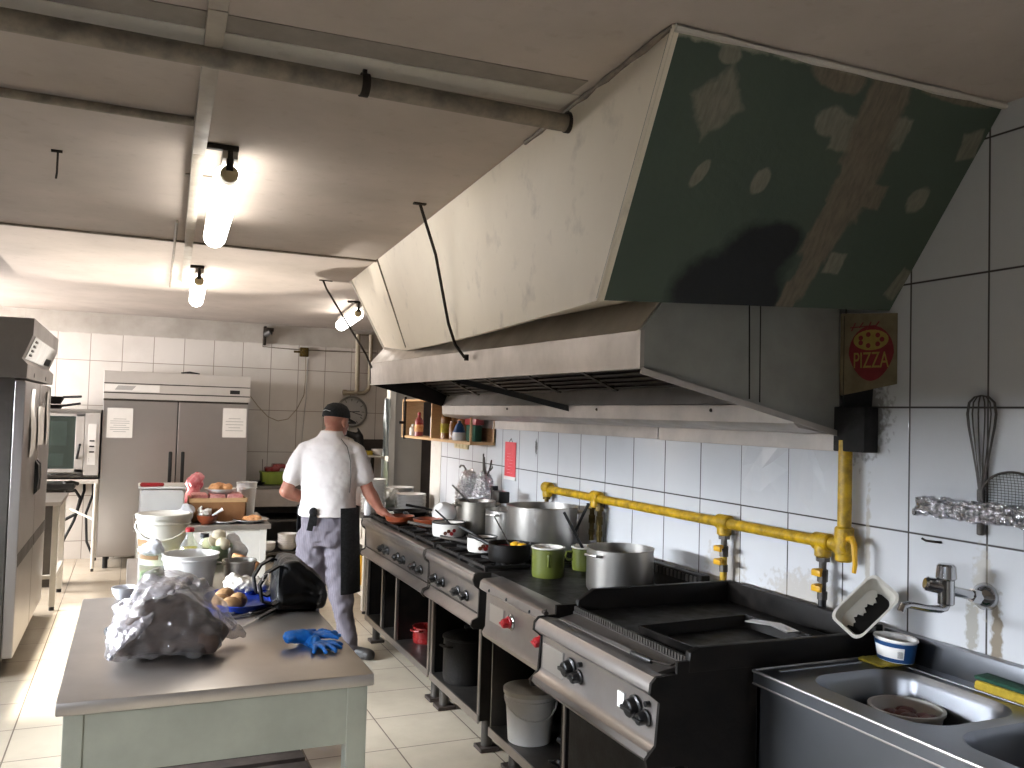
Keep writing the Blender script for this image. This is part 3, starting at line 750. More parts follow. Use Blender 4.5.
# griddle unit
t = T_('griddle_unit', 'black griddle with high splash guards and black control knobs beside the sink', 'griddle', (1.9, 2.6, 0))
y0, y1 = 2.19, 2.985
fx = 1.43
part('front_rail', MB().prism([(fx,.845),(fx+.002,.87),(fx+.018,.888),(fx+.05,.89),(fx+.17,.868),(fx+.17,.82),(fx+.05,.822),(fx+.02,.828)], 'y', y0, y1), M['steel_panel'], t)
part('control_panel', MB().prism([(fx+.035,.83),(fx+.03,.70),(fx+.02,.685),(fx-.002,.672),(fx-.008,.652),(fx+.006,.636),(fx+.03,.632),(fx+.17,.632),(fx+.17,.83)], 'y', y0, y1), M['steel_panel'], t)
side = [(fx-.004,.842),(fx,.874),(fx+.018,.892),(fx+.09,.894),(fx+.09,.93),(2.3,.93),(2.3,.16),(1.56,.16),(1.56,.62),(fx+.02,.628),(fx-.008,.632),(fx-.014,.655),(fx+.02,.69),(fx+.03,.815)]
for a in (y0-.012, y1): part('side_panel', MB().prism(side, 'y', a, a+.012), M['black_grease'], t, smooth=False)
part('carcass', MB().box(1.60, 2.29, y0, y1, .62, .885), M['steel_dark'], t, smooth=False)
part('griddle_plate', MB().box(1.60, 2.31, y0+.01, y1-.01, .885, .905, .003), M['black_grease'], t, smooth=False)
comb = MB(); n = 46
for k in range(n):
    yy = y0+.03+(y1-y0-.06)*k/(n-1); comb.box(1.585,1.60,yy-.0045,yy+.0045,.905,.928)
comb.box(1.583,1.602,y0+.02,y1-.02,.888,.908)
part('serrated_edge', comb, M['steel_dark'], t, smooth=False)
part('grease_tray', MB().prism([(1.475,.888),(1.575,.905),(1.582,.905),(1.582,.893),(1.475,.876)], 'y', y0+.04, y1-.05), M['steel_panel'], t, smooth=False)
part('splash_guard', MB().prism([(1.56,.895),(1.565,.955),(1.60,.968),(2.33,.962),(2.36,.93),(2.36,.885)], 'y', y0-.014, y0+.012, .003)
     .prism([(1.60,.885),(1.61,.945),(1.68,.985),(2.34,.985),(2.34,.885)], 'y', y1-.012, y1+.014, .003)
     .box(2.32,2.35,y0-.01,y1+.01,.885,.985,.004), M['black_grease'], t)
for y in (2.74, 2.31):
    k = knob(t, (1.462, y, .765), M['black'], .032); 
    k2 = knob(t, (1.462, y-.062, .752), M['black'], .022)
    part('igniter_button', MB().cyl((1.465,y-.07,.795),(1.448,y-.07,.795),.009,seg=12), M['black'], t)
part('dial_sticker', MB().box(1.457,1.468,2.375,2.415,.735,.785), M['paper'], t, smooth=False)
part('plate', MB().box(1.4565,1.468,2.80,2.965,.705,.80,.002), M['steel'], t, smooth=False)
part('drip_drawer_front', MB().box(1.50,1.56,2.58,2.82,.605,.632,.003).box(1.50,1.56,2.22,2.42,.605,.632,.003), M['steel_panel'], t, smooth=False)
part('cabinet_side', MB().box(1.56, 2.28, y1-.03, y1-.012, .16, .62), M['black_grease'], t, smooth=False)
ed = part('cabinet_door', MB().box(1.555, 1.575, y0+.02, y1-.06, .17, .60, .004), M['black_grease'], t, smooth=False)
part('handle', MB().tube([(1.553,2.64,.42),(1.53,2.63,.39),(1.52,2.57,.36),(1.53,2.51,.39),(1.553,2.50,.42)], .005, 8), M['steel'], ed)
part('door_edge', MB().box(1.553,1.575,y1-.028,y1-.012,.16,.62,.002), M['steel_panel'], t, smooth=False)
part('cabinet_base', MB().box(1.56, 2.28, y0, y1-.012, .14, .165), M['steel_dark'], t, smooth=False)
legs(t, [(1.66,y0+.07),(1.66,y1-.07),(2.2,y0+.07),(2.2,y1-.07)], .14)

# sink unit
t = T_('sink_unit', 'double-bowl steel sink unit with apron front at the right wall', 'sink', (2.1, 1.35, 0))
y0, y1, xs = .55, 2.168, 1.795
def rrect(x0, x1, ya, yb, r, n=6):
    pts = []
    for cx, cy, a in ((x1-r,yb-r,0),(x0+r,yb-r,PI/2),(x0+r,ya+r,PI),(x1-r,ya+r,1.5*PI)):
        for k in range(n+1):
            an = a+PI/2*k/n; pts.append((cx+r*math.cos(an), cy+r*math.sin(an)))
    return pts
bowls = [(1.88, 2.27, 1.60, 2.06), (1.88, 2.27, 1.03, 1.555)]
b = bmesh.new()
def loop(pts, z): return [b.verts.new((x, y, z)) for x, y in pts]
outer = [(xs,y0),(2.365,y0),(2.365,y1),(xs,y1)]
ov = loop(outer, .885); edges = [b.edges.new((ov[i], ov[(i+1) % 4])) for i in range(4)]
holes = []
for (x0b,x1b,ya,yb) in bowls:
    hv = loop(rrect(x0b,x1b,ya,yb,.11), .885); holes.append(hv)
    edges += [b.edges.new((hv[i], hv[(i+1) % len(hv)])) for i in range(len(hv))]
bmesh.ops.triangle_fill(b, edges=edges, use_beauty=True)
for (x0b,x1b,ya,yb), hv in zip(bowls, holes):
    prev = hv
    for ins, z in ((.006,.876),(.014,.86),(.026,.77),(.045,.735),(.09,.725)):
        nv = loop(rrect(x0b+ins,x1b-ins,ya+ins,yb-ins,max(.02,.11-ins)), z)
        for i in range(len(nv)):
            j = (i+1) % len(nv); b.faces.new([prev[i], prev[j], nv[j], nv[i]])
        prev = nv
    b.faces.new(prev)
low = loop(outer, .845)
for i in range(4): b.faces.new([ov[i], ov[(i+1) % 4], low[(i+1) % 4], low[i]])
mb = MB(); mb.merge(b)
part('sink_top', mb, M['steel_sink'], t, angle=50)
part('front_rim', MB().tube([(xs,y0,.884),(xs,y1,.884),(2.36,y1,.884)], .005, 8).tube([(xs-.001,y0,.846),(xs-.001,y1,.846)], .003, 6), M['steel'], t)
part('deck_ridge', MB().tube([(1.86,2.125,.886),(2.30,2.125,.886)], .004, 8).tube([(2.30,2.12,.886),(2.30,.7,.886)], .004, 8), M['steel_sink'], t)
part('back_upstand', MB().box(2.362,2.396,y0,y1+.02,.875,.972,.004), M['steel_sink'], t)
part('front_apron', MB().box(xs+.012,xs+.03,y0+.01,y1-.005,.2,.846), M['steel_sink'], t, smooth=False)
part('end_panel', MB().box(xs+.012,2.36,y1-.02,y1-.006,.2,.846), M['steel_dark'], t, smooth=False)
for x in (xs+.05, 2.32):
    for y in (y0+.06, y1-.06): part('leg', MB().box(x-.02,x+.02,y-.02,y+.02,0,.845,.003), M['steel_dark'], t, smooth=False)
for (x0b,x1b,ya,yb) in bowls: part('drain', MB().lathe([(0,.004),(.03,.004),(.036,0),(0,0)], ((x0b+x1b)/2,(ya+yb)/2,.725), 20), M['chrome'], t)

# wall tap
t = T_('wall_tap', 'chrome lever tap on the tiled wall above the sink', 'tap', (2.395, 1.84, 1.15))
part('rosette', MB().lathe([(0,0),(.042,0),(.04,.012),(.026,.028),(.02,.035),(0,.035)], seg=26, M=T(2.399,1.835,1.145) @ RY(-PI/2)), M['chrome'], t)
part('connector', MB().cyl((2.37,1.835,1.145),(2.262,1.865,1.168),.0155).cyl((2.37,1.835,1.145),(2.345,1.842,1.15),.022,seg=6).cyl((2.285,1.862,1.165),(2.215,1.90,1.183),.022,bev=.006), M['chrome'], t)
part('valve_body', MB().cyl((2.268,1.868,1.12),(2.268,1.868,1.20),.024,bev=.004), M['chrome'], t)
part('lever_cap', MB().cyl((2.268,1.868,1.195),(2.268,1.868,1.243),.030,.027,bev=.006), M['chrome'], t)
part('spout', MB().tube([(2.268,1.868,1.125),(2.262,1.868,1.112),(2.245,1.87,1.108),(2.20,1.88,1.112),(2.14,1.89,1.124),(2.12,1.893,1.122),(2.112,1.894,1.105)], [.014,.013,.012,.011,.011,.012,.012], 12), M['chrome'], t)

# two relief tiles among the plain ones
rb = bmesh.new(); rnd = random.Random(3)
for ya, yb2 in ((2.418, 2.705), (2.709, 2.996)):
    ny_, nz_ = 4, 5; g = []
    for j in range(nz_+1):
        row = []
        for i in range(ny_+1):
            e = i in (0, ny_) or j in (0, nz_)
            row.append(rb.verts.new((2.3985 if e else 2.3985-rnd.uniform(.0, .011), ya+(yb2-ya)*(i+(0 if e else rnd.uniform(-.35,.35)))/ny_, 1.303+.414*(j+(0 if e else rnd.uniform(-.35,.35)))/nz_)))
        g.append(row)
    for j in range(nz_):
        for i in range(ny_):
            a_, b_, c_, d_ = g[j][i], g[j][i+1], g[j+1][i+1], g[j+1][i]
            for tri in (((a_,b_,c_),(a_,c_,d_)) if rnd.random() < .5 else ((a_,b_,d_),(b_,c_,d_))): rb.faces.new(tri)
mb = MB(); mb.merge(rb)
struct('trim_7', mb, plain('relief_tile_glaze', 'cdced0', .14, 0, .04, 6, rvar=.03), smooth=False)

# gas pipe
t = T_('gas_pipe', 'chipped yellow gas pipe with valves along the tiled wall behind the range', 'pipe', (2.35, 3.5, 1.22))
px = 2.352
part('riser', MB().cyl((px,2.362,1.20),(px,2.362,1.60),.0245), M['yellow_pipe'], t)
part('long_run', MB().cyl((px,2.37,1.222),(px,4.79,1.212),.0225), M['yellow_pipe'], t)
for y in (2.362, 2.465, 3.046, 4.17, 4.78):
    part('fitting', MB().cyl((px,y-.04 if y > 2.4 else y-.03,1.222),(px,y+.04,1.222),.033,bev=.006).cyl((px,y,1.235),(px,y,1.165),.031,bev=.006), M['yellow_pipe'], t)
part('fitting', MB().cyl((px,2.362,1.19),(px,2.362,1.29),.034,bev=.006), M['yellow_pipe'], t)
for y, zb, m in ((2.465,.93,'steel_dark'),(3.046,1.0,'steel_dark'),(4.13,.98,'brass_dirty'),(4.215,.98,'brass_dirty'),(4.79,1.03,'brass_dirty')):
    dr = part('drop_pipe', MB().cyl((px,y,zb),(px,y,1.19),.0135).cyl((px,y,1.15),(px,y,1.175),.026,seg=6).cyl((px,y,1.075),(px,y,1.12),.019,seg=8).cyl((px,y,1.01),(px,y,1.04),.018,seg=8), M[m], t)
    if y < 3.2:
        for z in (1.118, 1.062):
            part('valve_lever', MB().box(px-.05,px-.012,y-.014,y+.004,z-.008,z+.008,.003).box(px-.056,px-.044,y-.045,y+.0,z-.016,z+.006,.003), M['yellow'], dr)
        part('hose_end', MB().cyl((px,y,zb-.03),(px,y,zb+.09),.015), M['black'] if y < 3 else M['yellow_pipe'], dr)
part('shut_off_lever', MB().tube([(px-.01,2.33,1.25),(px-.025,2.30,1.255),(px-.03,2.285,1.235),(px-.03,2.28,1.17),(px-.03,2.285,1.14)], [.012,.012,.011,.009,.008], 8), M['yellow'], t)
for y in (): part('pipe_clip', MB().lathe([(.0226,-.01),(.027,-.01),(.027,.01),(.0226,.01)], seg=18, M=T(px,y,1.2195) @ RX(PI/2)).box(px+.02,2.4,y-.008,y+.008,1.212,1.228), M['rod'], t)

# foil covered rack on wall, whisk and sieve
tag(organic('wall_rack', MB().box(2.322,2.362,1.30,2.045,1.372,1.43,.008), M['foil'], voxel=.008, iters=0, disp=[(.02,.05,'CLOUDS'),(.022,.025,'CLOUDS')], angle=12, loc=(2.375,1.7,1.4)), 'utensil rack wrapped in crumpled silver foil on the tiled wall', 'rack')
t = T_('whisk', 'large wire balloon whisk standing in the foil wrapped rack', 'whisk', (2.335, 1.80, 1.5))
wc = V((2.382,1.842,0)); mb = MB()
for k in range(7):
    a = k*PI/7; c_, s_ = math.cos(a), math.sin(a); pts = []
    prof = [(.006,1.455),(.016,1.52),(.03,1.59),(.045,1.66),(.050,1.70),(.044,1.735),(.025,1.752),(0,1.757)]
    pts = [(wc.x+r*c_*.3, wc.y+r*s_, z) for r, z in prof]+[(wc.x-r*c_*.3, wc.y-r*s_, z) for r, z in prof[-2::-1]]
    mb.tube(pts, .0021, 6)
part('wires', mb, M['steel_dark'], t)
part('handle', MB().cyl((wc.x,wc.y,1.33),(wc.x,wc.y,1.47),.0115,bev=.003), M['steel_dark'], t)
t = T_('sieve', 'round wire sieve hanging at the foil rack, cut by the picture edge', 'sieve', (2.33, 1.70, 1.45))
sc = V((2.378,1.735,1.455)); R_ = .098
part('rim', MB().tube([(sc.x-.004*math.cos(a), sc.y+R_*math.cos(a), sc.z+R_*.75*math.sin(a)) for a in [i*2*PI/40 for i in range(40)]], .004, 8, closed=True), M['steel_dark'], t)
mb = MB()
for k in range(-8, 9):
    u = k/9*R_; w = math.sqrt(R_*R_-u*u)
    dep = lambda s, u_: sc.x+.012*(1-(s*s+u_*u_)/(R_*R_))
    mb.tube([(dep(s*w, u), sc.y+u, sc.z+.75*s*w) for s in (-1,-.5,0,.5,1)], .0009, 4)
    mb.tube([(dep(s*w, u), sc.y+s*w, sc.z+.75*u) for s in (-1,-.5,0,.5,1)], .0009, 4)
part('mesh', mb, M['steel_dark'], t)
part('handle', MB().tube([(sc.x-.015,sc.y-.05,sc.z-.06),(sc.x-.02,sc.y-.055,sc.z-.15),(sc.x-.015,sc.y-.058,sc.z-.24)], .004, 6), M['steel_dark'], t)
# ------------------------------------------------------------------ tables and cold stores
t = T_('work_table', 'steel-topped work table with pale sage front in the foreground', 'table', (.28, 3.3, 0))
part('table_top', MB().prism([(-.16,2.615),(.712,2.615),(.712,3.985),(-.16,3.985)], 'z', .812, .85, .006), M['steel_top'], t)
part('front_panel', MB().box(-.142,.637,2.645,2.665,.635,.813).box(-.142,-.09,2.641,2.67,0,.813,.003), M['paint_sage'], t, smooth=False)
part('side_apron', MB().box(.67,.69,2.70,3.93,.67,.813), M['paint_sage'], t, smooth=False)
part('side_apron', MB().box(-.14,-.12,2.67,3.93,.635,.813), M['paint_sage'], t, smooth=False)
for x, y in ((.636,2.64),(-.145,3.90),(.636,3.90)): part('leg', MB().box(x,x+.062,y,y+.062,0,.813,.003), M['paint_sage'], t, smooth=False)
part('leg', MB().box(-.142,-.08,2.67,2.702,0,.813,.003), M['paint_sage'], t, smooth=False)
t = T_('slatted_crate', 'dark slatted crate on the floor under the foreground table', 'crate', (.3, 3.2, 0))
for k in range(7):
    y = 2.84+.11*k
    part('slat', MB().box(-.05,.66,y,y+.075,.30,.318,.002), M['wood_dark'], t, smooth=False)
for y in (2.84, 3.55):
    for z in (.06, .15, .235): part('slat', MB().box(-.05,.66,y-.012+.0,y+.008,z,z+.055,.002), M['wood_dark'], t, smooth=False)
for x in (-.04, .635):
    part('end_frame', MB().box(x,x+.022,2.845,3.56,.0,.3,.002), M['wood_dark'], t, smooth=False)

# clutter table behind the work table
t = T_('low_side_table', 'narrow steel table behind the foreground table, crowded with tubs and jars', 'table', (.28, 4.5, 0))
part('table_top', MB().box(.0,.565,3.995,4.96,.815,.85,.004), M['steel_top'], t, smooth=False)
for x, y in ((.02,4.01),(.51,4.01),(.02,4.91),(.51,4.91)): part('leg', MB().box(x,x+.035,y,y+.035,0,.816,.003), M['paint_white'], t, smooth=False)
part('shelf', MB().box(.02,.545,4.01,4.945,.2,.22), M['steel_dark'], t, smooth=False)
# white fronted table further back
t = T_('white_front_table', 'white-fronted table with grey top holding tubs, tray and plates', 'table', (.48, 6.65, 0))
part('table_top', MB().box(.03,.925,6.30,7.05,.808,.842,.004), M['steel_top'], t, smooth=False)
part('front_panel', MB().box(.08,.86,6.325,6.345,.40,.808), M['paint_white'], t, smooth=False)
for x, y in ((.05,6.32),(.855,6.32),(.05,6.97),(.855,6.97)): part('leg', MB().box(x,x+.045,y,y+.045,0,.808,.003), M['paint_white'], t, smooth=False)
part('side_panel', MB().box(.872,.888,6.36,6.98,.40,.808), M['paint_white'], t, smooth=False)

# tall fridge on the left
t = T_('tall_fridge', 'tall steel fridge at the left edge with paper sheets on its door', 'fridge', (-1.05, 6.85, 0))
fx_, a0, a1 = -.605, 5.95, 7.72
part('cabinet', MB().box(-1.45, fx_-.06, a0, a1, .10, 1.80, .006), M['steel_dark'], t, smooth=False)
hd = part('header', MB().prism([(-1.45,1.80),(-.603,1.80),(-.600,1.885),(-.632,1.92),(-.578,2.065),(-.575,2.165),(-1.45,2.165)], 'y', a0, a1+.05), M['steel_panel'], t, smooth=False)
part('header_panel', MB().slab([(-.626,a0+.12,1.925),(-.626,a1-.15,1.925),(-.575,a1-.12,2.06),(-.575,a0+.12,2.06)], .008), M['dial'], hd, smooth=False)
part('header_knob', MB().cyl((-.62,a0+1.25,1.955),(-.578,a0+1.25,1.945),.026,bev=.005), M['black'], hd)
for k, y in enumerate((a0+.42, a0+1.2)): part('lock', MB().cyl((-.612,y,1.83),(-.600,y,1.83),.014), M['black'], hd)
mb = MB()
for k in range(4): mb.box(-.621+k*.0105,-.611+k*.0105,a0+.22,a0+.34,1.945+k*.028,1.957+k*.028)
part('vent_marks', mb, M['steel_dark'], hd, smooth=False)
ym = (a0+a1)/2
for k, (b0, b1) in enumerate(((a0+.004, ym-.012), (ym+.012, a1-.004))):
    dr = part('door', MB().box(fx_-.06, fx_, b0, b1, .12, 1.785, .006), M['steel_v'], t, smooth=False)
    yh = ym+.0 if k == 0 else ym+.0
    if k == 0:
        part('handle', MB().prism([(fx_-.002,1.02),(fx_+.022,1.05),(fx_+.026,1.14),(fx_+.022,1.23),(fx_-.002,1.26)], 'y', ym-.11, ym-.03), M['black'], dr)
    else:
        part('handle', MB().prism([(fx_-.002,1.02),(fx_+.022,1.05),(fx_+.026,1.14),(fx_+.022,1.23),(fx_-.002,1.26)], 'y', ym+.03, ym+.09), M['black'], dr)
    part('kick_band', MB().box(fx_, fx_+.003, b0+.01, b1-.01, .66, .74), M['steel_dark'], dr, smooth=False)
for x in (-1.38,-.70):
    for y in (a0+.06, a1-.06): part('foot', MB().cyl((x,y,0),(x,y,.10),.03), M['black'], t)
def sheet(name, label, quad, m, cat='paper', group=None, curl=.006):
    c = (V(quad[0])+V(quad[2]))/2
    o = part(name, MB().slab(quad, .0012, 6, 8, bulge=lambda s, t_: curl*(math.sin(s*5)*.3+t_*t_*.4*0+.25*math.sin(t_*6))), m, loc=c)
    return tag(o, label, cat, group)
sheet('paper_sheet', 'long curled white paper taped on the near door of the left fridge', [(fx_+.006,6.28,1.30),(fx_+.006,6.66,1.34),(fx_+.006,6.62,1.74),(fx_+.006,6.30,1.74)], M['paper'], curl=.02)
sheet('paper_sheet', 'white paper hanging across the door gap of the left fridge', [(fx_+.008,6.74,1.36),(fx_+.008,7.16,1.35),(fx_+.008,7.18,1.62),(fx_+.008,6.72,1.63)], M['paper'], curl=.01)
sheet('paper_sheet', 'narrow white towel of paper at the far edge of the left fridge', [(fx_+.012,7.28,1.34),(fx_+.012,7.50,1.36),(fx_+.012,7.54,1.74),(fx_+.012,7.32,1.74)], M['paper'], curl=.02)

# big double fridge
t = T_('double_door_fridge', 'wide double-door steel fridge against the back wall', 'fridge', (.42, 10, 0))
x0, x1, yf = -.285, 1.13, 9.60
part('cabinet', MB().box(x0, x1, yf+.05, yf+.73, .12, 1.985, .005), M['steel_dark'], t, smooth=False)
hd = part('header', MB().box(x0-.005, x1+.01, yf+.0, yf+.05, 1.72, 2.0, .004), M['oven_steel'], t, smooth=False)
part('header_groove', MB().box(x0, x1+.006, yf-.004, yf+.001, 1.775, 1.787).box(x0, x1+.006, yf-.004, yf+.001, 1.872, 1.882), M['steel_dark'], hd, smooth=False)
part('name_strip', MB().box(x0+.01,x0+.52,yf-.003,yf,1.795,1.865), M['paper'], hd, smooth=False)
part('strip_mark', MB().prism([(x0+.10,1.81),(x0+.26,1.81),(x0+.30,1.855),(x0+.13,1.855)], 'y', yf-.005, yf-.002), M['dial'], hd, smooth=False)
part('thermostat', MB().box(x1-.20,x1-.10,yf-.006,yf,1.805,1.845,.002), M['black'], hd, smooth=False)
xm = x0+(x1-x0)*.5
for k, (b0, b1) in enumerate(((x0, xm-.006), (xm+.006, x1))):
    dr = part('door', MB().box(b0, b1, yf+.0, yf+.05, .13, 1.70, .006), M['steel_v'], t, smooth=False)
    hx = xm-.075 if k == 0 else xm+.045
    part('handle', MB().box(hx, hx+.035, yf-.035, yf, .82, 1.19, .01), M['black'], dr)
for x in (x0+.08, x1-.08):
    for y in (yf+.1, yf+.65): part('foot', MB().cyl((x,y,0),(x,y,.13),.025), M['black'], t)
tag(part('dark_cloth', organic and MB().tube([(xm+.02,yf+.1,2.012),(xm+.10,yf+.05,2.018),(xm+.2,yf+.06,2.008)], [.006,.012,.006], 8), M['black'], loc=(xm+.1,yf+.08,2.0)), 'small black strip lying on top of the double fridge', 'strap')
def notice(label, xa, xb, za, zb, lines):
    r = thing('notice_sheet', label, 'paper', ((xa+xb)/2, yf-.004, za))
    part('sheet', MB().box(xa, xb, yf-.003, yf-.001, za, zb), M['paper'], r, smooth=False)
    mb = MB()
    for k in range(lines):
        w = (.75 if k % 3 else .5)*(xb-xa)/2; cx = (xa+xb)/2; z = zb-.11-(zb-za-.15)*k/max(lines,1)
        mb.box(cx-w, cx+w, yf-.0042, yf-.003, z-.003, z+.003)
    part('printed_lines', mb, M['dial'], r, smooth=False)
notice('white notice with printed lines on the left door of the double fridge', -.243, -.005, 1.325, 1.625, 7)
notice('plain white notice at the right edge of the double fridge', .868, 1.108, 1.345, 1.655, 5)

# combi oven on a white stand
t = T_('combi_oven', 'combi oven with glass door and white control strip, in the back left corner', 'oven', (-.63, 9.9, .92))
x0, x1, yf = -1.02, -.302, 9.58
part('body', MB().box(x0, x1, yf+.05, yf+.70, .95, 1.595, .006), M['oven_steel'], t, smooth=False)
part('top_rim', MB().box(x0-.004, x1+.006, yf+.0, yf+.70, 1.572, 1.60, .004), M['steel'], t, smooth=False)
part('control_column', MB().box(x1-.135, x1, yf+.0, yf+.05, .945, 1.57, .003), M['oven_steel'], t, smooth=False)
cp = part('control_strip', MB().box(x1-.105, x1-.03, yf-.004, yf, 1.05, 1.46, .002), M['paper'], t, smooth=False)
for z in (1.29, 1.235, 1.18): part('control_knob', MB().box(x1-.09,x1-.045,yf-.016,yf-.003,z-.007,z+.007,.003), M['black'], cp)
for z in (1.11,1.09): part('indicator', MB().cyl((x1-.09,yf-.008,z),(x1-.09,yf-.003,z),.004,seg=8), M['dial'], cp)
dr = part('door', MB().box(x0, x0+.035, yf+.0, yf+.045, .975, 1.555, .003).box(x1-.22, x1-.14, yf+.0, yf+.045, .975, 1.555, .003).box(x0,x1-.14,yf,yf+.045,.975,1.01,.003).box(x0,x1-.14,yf,yf+.045,1.53,1.555,.003), M['oven_steel'], t, smooth=False)
part('pane', MB().box(x0+.03,x1-.215,yf+.012,yf+.02,1.0,1.535), M['oven_glass'], dr, smooth=False)
part('handle', MB().tube([(x1-.175,yf-.004,1.25),(x1-.178,yf-.03,1.24),(x1-.19,yf-.035,1.15),(x1-.197,yf-.004,1.115)], .012, 10), M['black'], dr)
part('cavity', MB().box(x0+.04,x1-.23,yf+.03,yf+.049,1.02,1.52), M['oven_inside'], t, smooth=False)
part('painted_inner_light', MB().box(x0+.2,x0+.42,yf+.024,yf+.03,1.24,1.48).box(x0+.18,x0+.40,yf+.024,yf+.03,1.04,1.16), M['white_dirty'], t, smooth=False)  # pale slabs paint the light inside the oven
part('base_rail', MB().box(x0, x1, yf+.0, yf+.70, .925, .95, .003), M['steel_dark'], t, smooth=False)
t = T_('oven_stand', 'white tubular stand under the combi oven', 'stand', (-.63, 9.9, 0))
part('top_frame', MB().box(-1.03,-.29,9.52,10.25,.865,.905,.004), M['paint_white'], t, smooth=False)
for x, y in ((-.335,9.53),(-1.02,9.53),(-.335,10.2),(-1.02,10.2)):
    l = part('leg', MB().cyl((x+.02,y,.03),(x+.02,y,.87),.018), M['paint_white'], t)
    part('foot', MB().cyl((x+.02,y,0),(x+.02,y,.03),.014), M['black'], l)
part('brace', MB().cyl((-1.0,9.9,.58),(-.55,9.9,.58),.012).cyl((-.55,9.9,.58),(-.32,9.6,.5),.012), M['paint_white'], t)
for z in (.925-.02,): 
    pass
for nm, lab, pts, r in (('rubber_hose', 'dark hose looping to the floor beneath the oven', [(-.45,10.2,.85),(-.44,10.1,.75),(-.52,10.0,.45),(-.62,10.0,.22),(-.80,10.0,.10),(-1.0,10.05,.06)], .014),
                        ('rubber_hose', 'thick dark hose bending at the middle of the oven stand', [(-1.0,10.0,.72),(-.7,10.0,.74),(-.52,10.0,.76),(-.47,10.0,.68),(-.5,10.0,.52),(-.62,10.02,.45),(-.9,10.05,.5)], .018),
                        ('rubber_hose', 'dark hose running down behind the front leg of the oven stand', [(-.37,10.25,.9),(-.36,10.2,.7),(-.42,10.2,.5),(-.40,10.2,.2),(-.33,10.2,.03)], .013)):
    tag(part(nm, MB().tube(pts, r, 10), M['rubber'], loc=pts[2]), lab, 'hose')
tag(part('black_pan', MB().lathe([(0,.0),(.17,.0),(.21,.035),(.215,.035),(.175,-.006),(0,-.006)], (-.86,9.92,1.606), 28).tube([(-.67,9.85,1.63),(-.50,9.78,1.66)], .012, 8), M['cast'], loc=(-.86,9.92,1.6)), 'black pan on top of the combi oven', 'pan')
tag(part('black_pan', MB().lathe([(0,.0),(.15,.0),(.19,.07),(.195,.07),(.155,-.006),(0,-.006)], (-.84,9.9,1.655), 28).tube([(-.66,9.8,1.72),(-.49,9.72,1.73)], .012, 8), M['cast'], loc=(-.84,9.9,1.65)), 'upper deep black pan of the pair above the combi oven', 'pan')
# small white-legged steel table
t = T_('small_steel_table', 'small table with bright white legs between left fridge and oven', 'table', (-.85, 8.15, 0))
part('table_top', MB().box(-1.25,-.50,7.78,8.62,.835,.865,.004), M['steel_top'], t, smooth=False)
for x, y in ((-.56,7.80),(-.56,8.54),(-1.22,7.80),(-1.22,8.54)):
    l = part('leg', MB().box(x,x+.045,y,y+.045,.03,.835,.003), M['paint_white'], t, smooth=False)
    part('foot', MB().cyl((x+.022,y+.022,0),(x+.022,y+.022,.032),.02), M['black'], l)
part('lower_rail', MB().box(-1.2,-.53,7.81,7.84,.25,.28).box(-.545,-.515,7.81,8.58,.25,.28), M['paint_white'], t, smooth=False)
tag(part('machine_tray', MB().box(-1.1,-.47,8.75,9.1,.90-.03,.93,.01).tube([(-.55,8.8,.93),(-.5,8.85,.94),(-.45,8.95,.915)], .018, 8), M['black'], loc=(-.8,8.9,.88)), 'dark flat tray beyond the small white-legged table', 'tray')
tag(part('tray_trestle', MB().box(-1.05,-.55,8.8,9.05,.0,.87,.01), M['steel_dark'], loc=(-.8,8.9,0)), 'dull steel cabinet under the dark tray by the oven stand', 'cabinet')

# back bench between fridge and chef
t = T_('steel_bench', 'low grey steel bench along the back wall beside the double fridge', 'bench', (1.5, 9.98, 0))
part('bench_top', MB().box(1.165,2.15,9.62,10.34,.79,.825,.004), M['steel_dark'], t, smooth=False)
part('front_skirt', MB().box(1.18,2.14,9.64,9.66,.60,.79), M['steel_panel'], t, smooth=False)
part('mid_shelf', MB().box(1.18,2.14,9.66,10.3,.43,.455), M['steel_dark'], t, smooth=False)
part('low_shelf', MB().box(1.18,2.14,9.40,10.3,.115,.145), M['steel_dark'], t, smooth=False)
for x in (1.18, 2.10):
    for y in (9.66, 10.28): part('leg', MB().box(x,x+.04,y,y+.04,0,.79,.003), M['steel_dark'], t, smooth=False)
part('back_board', MB().box(1.18,2.14,10.29,10.32,.14,.79), M['grey_box'], t, smooth=False)
t = T_('green_crate', 'lime green box on the back bench left of the cook', 'box', (1.44, 9.9, .825))
part('box', MB().box(1.325,1.60,9.80,10.02,.826,.955,.006), M['green_box'], t, smooth=False)
part('rim', MB().box(1.318,1.607,9.793,10.027,.94,.965,.005), M['green_box'], t, smooth=False)
tag(organic('red_package', MB().box(1.36,1.52,9.83,9.98,.966,1.015,.01).box(1.44,1.58,9.84,9.98,1.0,1.05,.01), M['sauce_red'], voxel=.008, iters=2, disp=[(.012,.04,'CLOUDS')], loc=(1.45,9.9,.966)), 'dark red packages heaped on the lime green box', 'package')
tag(part('flat_black_dish', MB().lathe([(0,0),(.09,0),(.12,.03),(.125,.03),(.095,-.004),(0,-.004)], (1.24,9.8,.830), 24), M['black'], loc=(1.24,9.8,.826)), 'small black dish on the back bench beside the fridge', 'dish')
tag(part('skewer_stick', MB().cyl((1.335,9.9,.966),(1.332,9.9,1.10),.003), M['rod'], loc=(1.335,9.9,.96)), 'thin upright stick behind the lime green box', 'stick')
